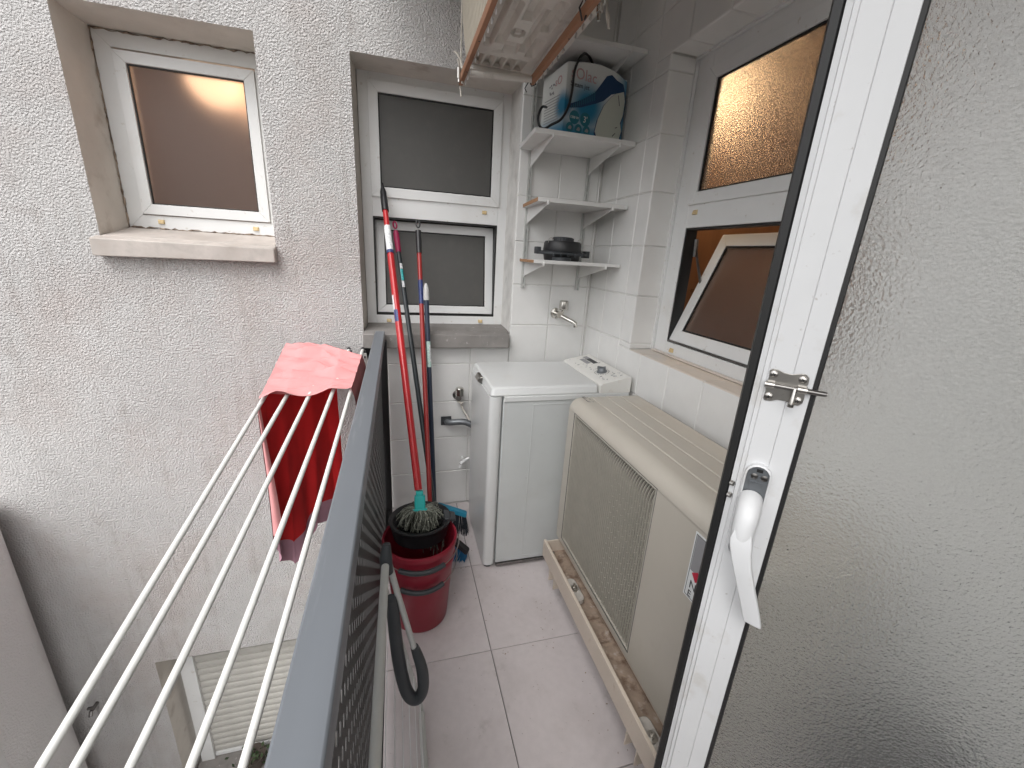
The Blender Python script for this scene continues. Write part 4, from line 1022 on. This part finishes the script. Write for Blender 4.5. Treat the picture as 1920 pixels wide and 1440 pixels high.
m = MB(); m.tube([(.300, YB-.05, .672), (.312, YB-.055, .655), (.325, YB-.05, .645), (.318, YB-.045, .635), (.335, YB-.05, .60), (.36, YB-.08, .56)], .0045, 7); m.tube([(.295, YB-.05, .660), (.318, YB-.058, .648), (.330, YB-.05, .655)], .004, 6); obj('string_tie', m, ROPE, tp)
dp = empty('drain_pipe', 'grey drain hose elbow coming out of the tiles beside the washing machine', 'pipe', (.25, YB, .53))
m = MB(); m.tube([(.248, YB+.002, .528), (.248, YB-.022, .529), (.262, YB-.045, .534), (.30, YB-.055, .540), (.345, YB-.062, .538), (.40, YB-.075, .51)], .0165, 14, sm=4); obj('hose', m, ZINC, dp)
m = MB(); m.box((.215, YB-.010, .505), (.272, YB-.001, .555)); m.tube([(.248, YB-.001, .528), (.248, YB-.018, .528)], .022, 16); obj('collar', m, BLACK_GREY, dp, bevel=.002)
dp = empty('drain_fitting', 'small white plastic drain fitting low on the tiles by the washing machine', 'pipe fitting', (.34, YB, .3))
m = MB(); m.tube([(.318, YB-.06, .285), (.345, YB-.045, .298), (.372, YB-.04, .308)], .009, 10); m.tube([(.332, YB-.05, .30), (.334, YB-.05, .318)], .006, 8); m.tube([(.322, YB-.058, .278), (.316, YB-.065, .262)], .006, 8); m.box((.330, YB-.045, .292), (.342, YB-.001, .304)); obj('fitting', m, WHITEP, dp)
tp = empty('wall_tap', 'tiny old tap low on the stucco at the bottom left corner', 'tap', (-1.64, YB, -1.05))
m = MB(); m.tube([(-1.64, YB, -1.04), (-1.64, YB-.05, -1.04), (-1.64, YB-.06, -1.06)], .009, 10); m.box((-1.655, YB-.05, -1.025), (-1.625, YB-.038, -1.015)); obj('body', m, DSTEEL, tp)

# ------------------------------------------------------------------ buckets, mop, brooms
BC = Vector((.062, 1.372, 0))
def bucket(name, label, z0, r0, r1, hgt, zg, grip_y, swing):
    e = empty(name, label, 'bucket', (BC.x, BC.y, z0), 'red buckets stacked together')
    m = MB()
    prof = [(.001, z0+.004), (r0-.006, z0), (r0, z0+.006), (r0+(r1-r0)*.8, z0+hgt*.8), (r1-.006, z0+hgt-.03), (r1+.002, z0+hgt-.026), (r1+.005, z0+hgt-.006), (r1+.002, z0+hgt), (r1-.005, z0+hgt-.003), (r1-.008, z0+hgt-.02), (r0+(r1-r0)*.5-.005, z0+hgt*.5), (r0-.004, z0+.012), (.001, z0+.012)]
    m.lathe(prof, (BC.x, BC.y, 0), 48, 1, 1, False); obj('tub', m, REDBUCK, e, smooth=50)
    # wire bail hanging down over the front, with a dark grip
    P = []; n = 22
    for k in range(n+1):
        a = pi*k/n; dx = -(r1+.012)*cos(a)
        P.append(Vector((BC.x+dx, BC.y - (r1+.010)*sin(a)*swing[0], z0+hgt-.02 - swing[1]*sin(a))))
    m = MB(); m.tube(P, .0022, 6); obj('bail', m, STEEL, e)
    m = MB(); m.tube(P[7:16], .0095, 10); obj('grip', m, BLACK_GREY, e)
    return e
bucket('bucket', 'lower red bucket standing on the floor tiles under the other one', .0015, .104, .130, .305, .26, 0, (1.0, .055))
bucket('mop_bucket', 'upper red bucket holding the black wringer and the mop', .055, .108, .137, .325, .33, 0, (1.0, .035))
wr = empty('wringer', 'black plastic mop wringer basket sitting in the upper red bucket', 'wringer', (.066, 1.42, .38))
WC = (.066, 1.425, 0)
m = MB(); m.lathe([(.104, .345), (.112, .385), (.116, .410), (.121, .414), (.119, .420), (.108, .418), (.094, .395), (.070, .330), (.040, .300), (.001, .298)], WC, 36, 1.0, .92, False); obj('basket', m, BLACK, wr, smooth=50)
m = MB(); m.lathe([(.100, .40), (.088, .395), (.052, .335), (.050, .338), (.085, .405)], WC, 30, 1, .92, False); obj('inner_cone', m, BLACK, wr)
m = MB()
for k in range(12):
    a = 2*pi*k/12; c, s_ = cos(a), sin(a); m.tube([(WC[0]+.104*c, WC[1]+.096*s_, .412), (WC[0]+.060*c, WC[1]+.055*s_, .345)], .004, 6)
obj('ribs', m, BLACK, wr)
m = MB(); m.loft([[(WC[0]+.092, WC[1]-.035, .412), (WC[0]+.135, WC[1]-.03, .402), (WC[0]+.138, WC[1]+.02, .402), (WC[0]+.092, WC[1]+.03, .412)], [(WC[0]+.092, WC[1]-.035, .424), (WC[0]+.135, WC[1]-.03, .414), (WC[0]+.138, WC[1]+.02, .414), (WC[0]+.092, WC[1]+.03, .424)]]); obj('lug', m, BLACK_GREY, wr, bevel=.003)

def stick(e, a, b, r, mat, seg=14, t0=0.0, t1=1.0, name='handle'):
    a, b = Vector(a), Vector(b)
    return tubeobj(name, [a.lerp(b, t0), a.lerp(b, (t0+t1)/2), a.lerp(b, t1)], r, mat, e, seg)
mp = empty('mop', 'string mop with long red handle standing head down in the bucket', 'mop', (.066, 1.45, .45))
A, B = (.066, 1.455, .47), (-.058, 2.296, 1.722)
stick(mp, A, B, .0155, REDTUBE, t0=.03, t1=.74)
stick(mp, A, B, .0128, REDTUBE, t0=.74, t1=.90, name='upper_handle')
stick(mp, A, B, .0160, STICKER, t0=.752, t1=.838, name='sticker'); stick(mp, A, B, .0161, STICK_BLUE, t0=.742, t1=.752, name='sticker')
m = MB(); a, b = Vector(A), Vector(B)
m.tube([a.lerp(b, .895), a.lerp(b, .93), a.lerp(b, .965), a.lerp(b, .985), a.lerp(b, 1.0)], [.0165, .0165, .015, .008, .005], 14); obj('tip', m, BLACK, mp)
m = MB(); d = (b-a).normalized(); sd_ = Vector((1, 0, 0)); up_ = d.cross(sd_).normalized()
def band(t0, t1, w0, r=.0160):
    P = []
    for k in range(7):
        an = -1.3+.35*k + pi/2; P.append(an)
    m.loft([[a.lerp(b, t0)+(sd_*cos(an)+(-up_)*sin(an)*-1)*r for an in P], [a.lerp(b, t1)+(sd_*cos(an)+(-up_)*sin(an)*-1)*r for an in P]], closed=False)
def patch(e, a, b, t0, t1, r, a0, a1, mat, name='label'):
    a, b = Vector(a), Vector(b); d = (b-a).normalized(); ux = Vector((1,0,0)); uy = d.cross(ux).normalized()
    if uy.y > 0: uy = -uy     # towards the camera side
    m = MB(); n = 8
    m.grid(lambda u, v: a.lerp(b, t0+(t1-t0)*v) + (ux*cos(a0+(a1-a0)*u) + uy*sin(a0+(a1-a0)*u))*r, n, 2)
    return obj(name, m, mat, e, smooth=60)
patch(mp, A, B, .54, .598, .0159, 2.2, 3.2, STICKER); patch(mp, A, B, .512, .55, .0160, 1.5, 2.7, STICK_BLUE)
m = MB(); 
m.loft([rrect(-.021, .021, -.016, .016, .006, z) for z in (0, .05)]); m.loft([rrect(-.014, .014, -.013, .013, .005, z) for z in (.05, .068)]); m.loft([rrect(-.028, .028, -.02, .02, .008, z) for z in (-.012, 0)])
m.xform(Matrix.Translation((.066, 1.448, .445)) @ Matrix.Rotation(-.35, 4, 'X')); obj('socket', m, TEAL, mp, bevel=.002)
m = MB(); r4 = random.Random(11); C0 = Vector((.066, 1.447, .447))
mD = MB()
for k in range(260):
    an = r4.uniform(0, 2*pi); R_ = r4.choice((r4.uniform(.020, .05), r4.uniform(.05, .082))); q = r4.uniform(0, 1)
    st = C0 + Vector((.024*cos(an)*q, .017*sin(an)*q, -.004))
    zend = .375 + r4.uniform(-.03, .03); spill = (-1.5 < math.atan2(sin(an), cos(an)) < -.35) and r4.random() < .8
    P = []
    for i in range(7):
        t = i/6; rr_ = R_*(1-(1-t)**2); wob = (.011*sin(5*t+k*1.7) + .005*sin(11*t+k))*t
        P.append(st + Vector((cos(an)*rr_ + wob, sin(an)*rr_*.9 + wob*.6, (.004+.012*((k*37 % 11)/11))*sin(t*pi) - (.447-zend)*t**1.7)))
    if spill:
        P += [P[-1]+Vector((.006+r4.uniform(-.004,.006), -.012, -.018)), P[-1]+Vector((.008+r4.uniform(-.006,.008), -.018, -.05-r4.uniform(0, .03)))]
    (m if r4.random() < .62 else mD).tube(P,   .0014+.0004*(k % 3), 5, True)
so = obj('strings', m, STRING, mp, smooth=60); so['kind'] = 'stuff'
so = obj('strings', mD, STRING_DARK, mp, smooth=60); so['kind'] = 'stuff'
# broom with magenta hanger
def hanger_tip(e, a, b, t, mat, r=.0135, L=.075):
    a, b = Vector(a), Vector(b); d = (b-a).normalized(); p = a.lerp(b, t); sx_ = Vector((1,0,0))
    m = MB(); m.tube([p, p+d*L*.25, p+d*L*.55], [r, r*1.05, r*.8], 12)
    q = p+d*L*.78
    m.tube([q+(sx_*cos(k*2*pi/12)*.0085 + d*sin(k*2*pi/12)*.018) for k in range(13)], .0042, 8)
    return obj('hanging_tip', m, mat, e)
def brush(e, c, ang, w, block, bristle, tiltx=0.0, h=.06, fan=.035):
    m = MB(); m.loft([rrect(-w/2, w/2, -.018, .018, .012, .0), rrect(-w/2+.006, w/2-.006, -.014, .014, .010, .022)])
    X = Matrix.Translation(c) @ Matrix.Rotation(ang, 4, 'Z') @ Matrix.Rotation(tiltx, 4, 'Y'); m.xform(X); obj('head', m, block, e, bevel=.002)
    m = MB(); r5 = random.Random(int(c[0]*1000))
    for k in range(260):
        u = r5.uniform(-1, 1); v = r5.uniform(-1, 1); p = Vector((u*w*.47, v*.013, 0)); q = Vector((u*(w*.47+fan)+r5.uniform(-.006, .006), v*(.02+fan*.3), -h+r5.uniform(-.008, .006)))
        m.tube([p, q], .0013, 3, False)
    m.xform(X); o = obj('bristles', m, bristle, e, smooth=0); o['kind'] = 'stuff'
bm1 = empty('broom', 'broom with dark pole and magenta hanging tip beside the mop handle', 'broom', (.165, 1.60, 0))
A, B = (.163, 1.602, .085), (-.008, 2.296, 1.578)
stick(bm1, A, B, .0115, BLACKTOOL, t1=.90); hanger_tip(bm1, A, B, .905, MAGENTA, .0140, .14)
m = MB(); a, b = Vector(A), Vector(B); m.tube([a.lerp(b, .885), a.lerp(b, .945)], [.0135, .0145], 14); obj('sleeve', m, MAGENTA, bm1)
patch(bm1, A, B, .795, .83, .0119, .9, 2.0, STICK_TEAL); patch(bm1, A, B, .774, .794, .0120, .9, 2.0, STICKER); patch(bm1, A, B, .831, .848, .0120, .7, 1.9, STICKER)
brush(bm1, (.238, 1.665, .085), -.5, .16, BLACK, BLUEB, .60, .07, .04)
bm2 = empty('broom', 'broom with red pole and black hanging tip standing behind the mop', 'broom', (.125, 1.60, 0))
A, B = (.126, 1.60, .075), (.107, 2.250, 1.580)
stick(bm2, A, B, .0112, REDTUBE2, t1=.91); hanger_tip(bm2, A, B, .905, BLACK, .0140, .15)
m = MB(); a, b = Vector(A), Vector(B); m.tube([a.lerp(b, .885), a.lerp(b, .955)], [.0135, .0145], 14); obj('sleeve', m, BLACK, bm2)
stick(bm2, A, B, .0115, STICK_BLUE, t0=.729, t1=.802, name='sticker')
brush(bm2, (.10, 1.62, .068), .1, .10, BLACK, BRISTLE, 0, .05, .01)
bm3 = empty('broom', 'short broom with navy pole, pale grey tip and teal brush head by the washing machine', 'broom', (.158, 1.85, 0))
A, B = (.158, 1.845, .13), (.133, 2.062, 1.268)
stick(bm3, A, B, .0118, NAVY, t1=.95)
m = MB(); a, b = Vector(A), Vector(B); m.tube([a.lerp(b, .935), a.lerp(b, .945), a.lerp(b, .965), a.lerp(b, .972), a.lerp(b, .990), a.lerp(b, 1.003)], [.0140, .0145, .0135, .0140, .0110, .006], 12); obj('tip', m, PALEGREY, bm3)
patch(bm3, A, B, .657, .765, .0122, .6, 2.3, STICK_GREEN); patch(bm3, A, B, .68, .75, .0124, .6, 1.2, STICKER)
brush(bm3, (.245, 1.865, .125), -.25, .17, TEALB, BRISTLE, .30, .10, .05)

# ------------------------------------------------------------------ glazed door standing open beside the camera
TH = radians(-47.0)
DU = Vector((cos(TH), sin(TH), 0)); DN = Vector((-DU.y, DU.x, 0)); D0 = Vector((.493, .460, 0))
DP = lambda u, d, z: D0 + DU*u + DN*d + Vector((0, 0, z))
dw = empty('balcony_door', 'open white aluminium door with pebbled glass, bolt and lever handle beside the camera', 'door', tuple(D0 + DU*.73))
Z0, Z1 = .03, 2.14
def stile(name, prof, mat, bevel=0.0004):
    m = MB(); m.loft([[DP(u, d, Z0) for u, d in prof], [DP(u, d, Z1) for u, d in prof]]); return obj(name, m, mat, dw, smooth=30)
stile('outer_seal', [(-.0105, .020), (-.0085, .010), (.0005, .0085), (.0035, .014), (.0035, .030), (-.0105, .030)], GASKET)
stile('stile', [(.0035, .040), (.0035, .0105), (.0105, .0085), (.0115, .0035), (.0165, .0030), (.0178, 0), (.0460, 0), (.0464, .0016), (.0470, .0016), (.0474, 0), (.0715, 0), (.0722, .001), (.0722, .040)], ALU_DOOR)
stile('glass_seal', [(.0723, .0005), (.0770, .0010), (.0790, .0045), (.0790, .012), (.0723, .012)], GASKET)
stile('far_stile', [(.655, .0), (.730, .0), (.730, .040), (.655, .040)], ALU_DOOR)
for za, zb in ((Z0, .13), (2.03, Z1)):
    m = MB(); m.loft([[DP(.0723, .0004, za), DP(.0723, .0396, za), DP(.6548, .0396, za), DP(.6548, .0004, za)], [DP(.0723, .0004, zb), DP(.0723, .0396, zb), DP(.6548, .0396, zb), DP(.6548, .0004, zb)]]); obj('rail', m, ALU_DOOR, dw)
m = MB(); m.loft([[DP(.0728, .0124, .131), DP(.0728, .0174, .131), DP(.6545, .0174, .131), DP(.6545, .0124, .131)], [DP(.0728, .0124, 2.029), DP(.0728, .0174, 2.029), DP(.6545, .0174, 2.029), DP(.6545, .0124, 2.029)]])
obj('glass_pane', m, G_DOOR, dw, smooth=0)
# bolt
pl = [(.0185, 1.2875), (.0215, 1.2900), (.0285, 1.2895), (.036, 1.2865), (.045, 1.2860), (.055, 1.2890), (.0615, 1.2890), (.0655, 1.2850), (.0660, 1.2770), (.0645, 1.2680), (.0660, 1.2560), (.0655, 1.2480), (.0610, 1.2435), (.0545, 1.2440), (.046, 1.2470), (.036, 1.2470), (.028, 1.2430), (.0215, 1.2425), (.0185, 1.2460), (.0195, 1.2560), (.0185, 1.2660), (.0195, 1.2760)]
m = MB(); m.loft([[DP(u, -.0002, z) for u, z in pl], [DP(u, -.0018, z) for u, z in pl]]); bp = obj('bolt_plate', m, STEEL, dw, bevel=.0005)
for u, z in ((.0245, 1.2825), (.0590, 1.2810), (.0245, 1.2500), (.0590, 1.2510)):
    m = MB(); m.lathe([(.0052, 0), (.0050, .0012), (.0036, .0024), (.001, .0028)], (0,0,0), 16)
    m.xform(Matrix.Translation(DP(u, -.0018, z)) @ Matrix.Rotation(TH, 4, 'Z') @ Matrix.Rotation(pi/2, 4, 'X')); sc = obj('screw', m, STEEL, bp)
    m = MB()
    for r_ in (.4, .4+pi/2):
        c_, s_ = cos(r_)*.0026, sin(r_)*.0026; w_ = .0005
        m.loft([[DP(u-c_-s_*.2, -.0044, z-s_+c_*.2), DP(u+c_-s_*.2, -.0044, z+s_+c_*.2), DP(u+c_+s_*.2, -.0044, z+s_-c_*.2), DP(u-c_+s_*.2, -.0044, z-s_-c_*.2)], [DP(u-c_-s_*.2, -.0050, z-s_+c_*.2), DP(u+c_-s_*.2, -.0050, z+s_+c_*.2), DP(u+c_+s_*.2, -.0050, z+s_-c_*.2), DP(u-c_+s_*.2, -.0050, z-s_-c_*.2)]])
    obj('slot', m, GASKET, sc.parent, smooth=0)
ZR = 1.2675
m = MB(); m.tube([DP(.0205, -.006, ZR), DP(.086, -.006, ZR-.0002), DP(.0885, -.006, ZR)], [.0036, .0036, .0028], 14); obj('bolt_rod', m, DSTEEL, dw)
for u0, u1 in ((.0165, .0280), (.0555, .0665)):
    m = MB(); m.tube([DP(u0, -.006, ZR), DP(u1, -.006, ZR)], .0048, 16); m.loft([[DP(u0, -.0018, ZR-.0048), DP(u1, -.0018, ZR-.0048), DP(u1, -.0018, ZR+.0048), DP(u0, -.0018, ZR+.0048)], [DP(u0, -.006, ZR-.0048), DP(u1, -.006, ZR-.0048), DP(u1, -.006, ZR+.0048), DP(u0, -.006, ZR+.0048)]]); obj('barrel', m, STEEL, dw)
m = MB(); m.tube([DP(.0525, -.007, ZR), DP(.0522, -.012, ZR-.012), DP(.0520, -.0125, ZR-.0205)], [.0026, .0028, .0034], 12); m.tube([DP(.0520, -.0125, ZR-.0205), DP(.0520, -.0125, ZR-.0245)], [.0044, .0040], 12); obj('bolt_knob', m, STEEL, dw)
# lever handle on its bare backplate
def slotp(uc, zc, hw_, hz, d, n=10):
    out = []
    for k in range(n+1):
        a = pi*k/n; out.append(DP(uc+hw_*cos(a), d, zc+hz-hw_+hw_*sin(a)))
    for k in range(n+1):
        a = pi+pi*k/n; out.append(DP(uc+hw_*cos(a), d, zc-hz+hw_+hw_*sin(a)))
    return out
UC, ZC = .0365, 1.064
m = MB(); m.loft([slotp(UC, ZC, .0175, .082, -.0002), slotp(UC, ZC, .0172, .0818, -.009), slotp(UC, ZC, .0150, .0795, -.0105), slotp(UC, ZC, .0148, .079, -.0075)]); obj('handle_rim', m, ALU_DOOR, dw)
m = MB(); m.loft([slotp(UC, ZC, .0147, .0788, -.0070), slotp(UC, ZC, .0146, .0787, -.0082)]); pl2 = obj('backplate', m, ZINC, dw)
m = MB(); frame_mb(m, UC-.009, UC+.008, 1.103, 1.118, .0010, 0, .0012, lambda u, v, d: DP(u, -.0083-d, v)); obj('recess_edge', m, ZINC, pl2)
m = MB(); m.loft([[DP(UC-.003, -.0083, 1.134), DP(UC+.005, -.0083, 1.134), DP(UC+.005, -.0083, 1.139), DP(UC-.003, -.0083, 1.139)], [DP(UC-.003, -.0088, 1.134), DP(UC+.005, -.0088, 1.134), DP(UC+.005, -.0088, 1.139), DP(UC-.003, -.0088, 1.139)]]); obj('spindle_hole', m, GASKET, pl2, smooth=0)
for du in (-.0045, .0085):
    m = MB(); m.lathe([(.0048, 0), (.0046, .0010), (.002, .0018)], (0,0,0), 14); m.xform(Matrix.Translation(DP(UC+du, -.0083, 1.1265)) @ Matrix.Rotation(TH, 4, 'Z') @ Matrix.Rotation(pi/2, 4, 'X')); obj('screw', m, DSTEEL, pl2)
# lever: round neck, flat blade bending outwards
m = MB(); m.tube([DP(UC-.002, -.008, 1.088), DP(UC-.002, -.022, 1.084), DP(UC-.002, -.034, 1.072), DP(UC-.0025, -.0395, 1.050), DP(UC-.002, -.0400, 1.025), DP(UC+.001, -.0400, 1.004)], [.0165, .0165, .0162, .0156, .0140, .0105], 22, sm=4); obj('lever_neck', m, ALU_DOOR, dw, smooth=60)
rings = []
for (u0, u1, z0, z1, d0, th) in ((.0235, .0455, 1.056, 1.052, -.0520, .008), (.0200, .0495, 1.040, 1.034, -.0555, .010), (.0215, .0510, 1.028, 1.020, -.0560, .011), (.0285, .0560, 1.004, .998, -.0550, .011), (.0375, .0640, .978, .973, -.0520, .010), (.0470, .0730, .950, .946, -.0480, .009), (.0560, .0815, .923, .920, -.0440, .008), (.0630, .0880, .902, .899, -.0410, .008), (.0645, .0890, .897, .894, -.0403, .007)):
    mid = ((u0+u1)/2, (z0+z1)/2)
    rings.append([DP(u0, d0+.0015, z0), DP(mid[0], d0, mid[1]), DP(u1, d0+.0015, z1), DP(u1+.001, d0+th, z1), DP(mid[0], d0+th+.002, mid[1]), DP(u0-.001, d0+th, z0)])
m = MB(); m.loft(rings); obj('lever', m, ALU_DOOR, dw, bevel=.0015, smooth=50)
for z in (1.099, 1.078):
    m = MB(); m.tube([DP(.004, .006, z), DP(.0085, .004, z)], .0042, 10); obj('lock_pin', m, STEEL, dw)

# made-up dark bag, added to darken the glass, between the air conditioner and the door, only seen blurred through the pebbled glass
bg_ = empty('filler_bag', 'made-up dark bag darkening the view behind the pebbled door glass at the lower right', 'bag', (.89, .30, 0))
m = MB(); r8 = random.Random(4)
rings = []
for z, sc_ in ((.0, .85), (.05, 1.0), (.25, 1.06), (.45, 1.0), (.50, .90), (.56, .62), (.58, .30)):
    rings.append([Vector((.905+sc_*.085*cos(a)*(1+.06*sin(3*a+z*9)), .29+sc_*.125*sin(a)*(1+.06*cos(4*a+z*7)), z+.015*sin(2*a+z*5)*(z > .1))) for a in [2*pi*k/24 for k in range(24)]])
m.loft(rings); obj('body', m, POSTM, bg_, smooth=60)
m = MB(); m.tube([(.90, .22, .54), (.895, .24, .64), (.90, .29, .67), (.905, .34, .64), (.905, .36, .54)], .010, 8, sm=4); obj('handle', m, BLACK_GREY, bg_)

m = MB(); r9 = random.Random(21)
for k in range(110):
    zone = r9.random()
    x, y = (r9.uniform(.17, .36), r9.uniform(1.55, 2.1)) if zone < .4 else ((r9.uniform(.30, .60), r9.uniform(1.1, 1.53)) if zone < .6 else (r9.gauss(.585, .03), r9.uniform(.5, 1.4)) if zone < .8 else (r9.uniform(-.04, .6), r9.uniform(.5, 1.5)))
    q = r9.uniform(.0008, .0026); a = r9.uniform(0, 3.1); c_, s_ = cos(a)*q, sin(a)*q
    m.poly([(x+c_*1.8, y+s_*1.8, .0012), (x-s_, y+c_, .0022), (x-c_*1.8, y-s_*1.8, .0012), (x+s_, y-c_, .0016)])
o = obj('floor_debris', m, RUST, smooth=0); tag(o, 'tiny dirt crumbs scattered over the balcony floor tiles', 'dirt', None, 'stuff')

# small plant on the lower sill
pt = empty('potted_plant', 'dark little plant on the lower sill under the roller shutter', 'plant', (-.97, 2.16, -1.86))
m = MB(); m.lathe([(.05, -1.842), (.065, -1.76), (.068, -1.75), (.055, -1.752)], (-.97, 2.16, 0), 18); obj('pot', m, TERRA, pt)
m = MB(); r6 = random.Random(2)
for k in range(90):
    p = Vector((-.97+r6.gauss(0, .05), 2.15+r6.gauss(0, .025), -1.76+r6.gauss(0, .02))); a = Vector((r6.uniform(-1,1), r6.uniform(-1,1), r6.uniform(-.4,1))).normalized()*.03; b = a.cross(Vector((r6.uniform(-1,1), .3, .8))).normalized()*.011
    m.poly([p, p+a*.5+b, p+a, p+a*.5-b])
o = obj('foliage', m, LEAF, pt, smooth=0); o['kind'] = 'stuff'
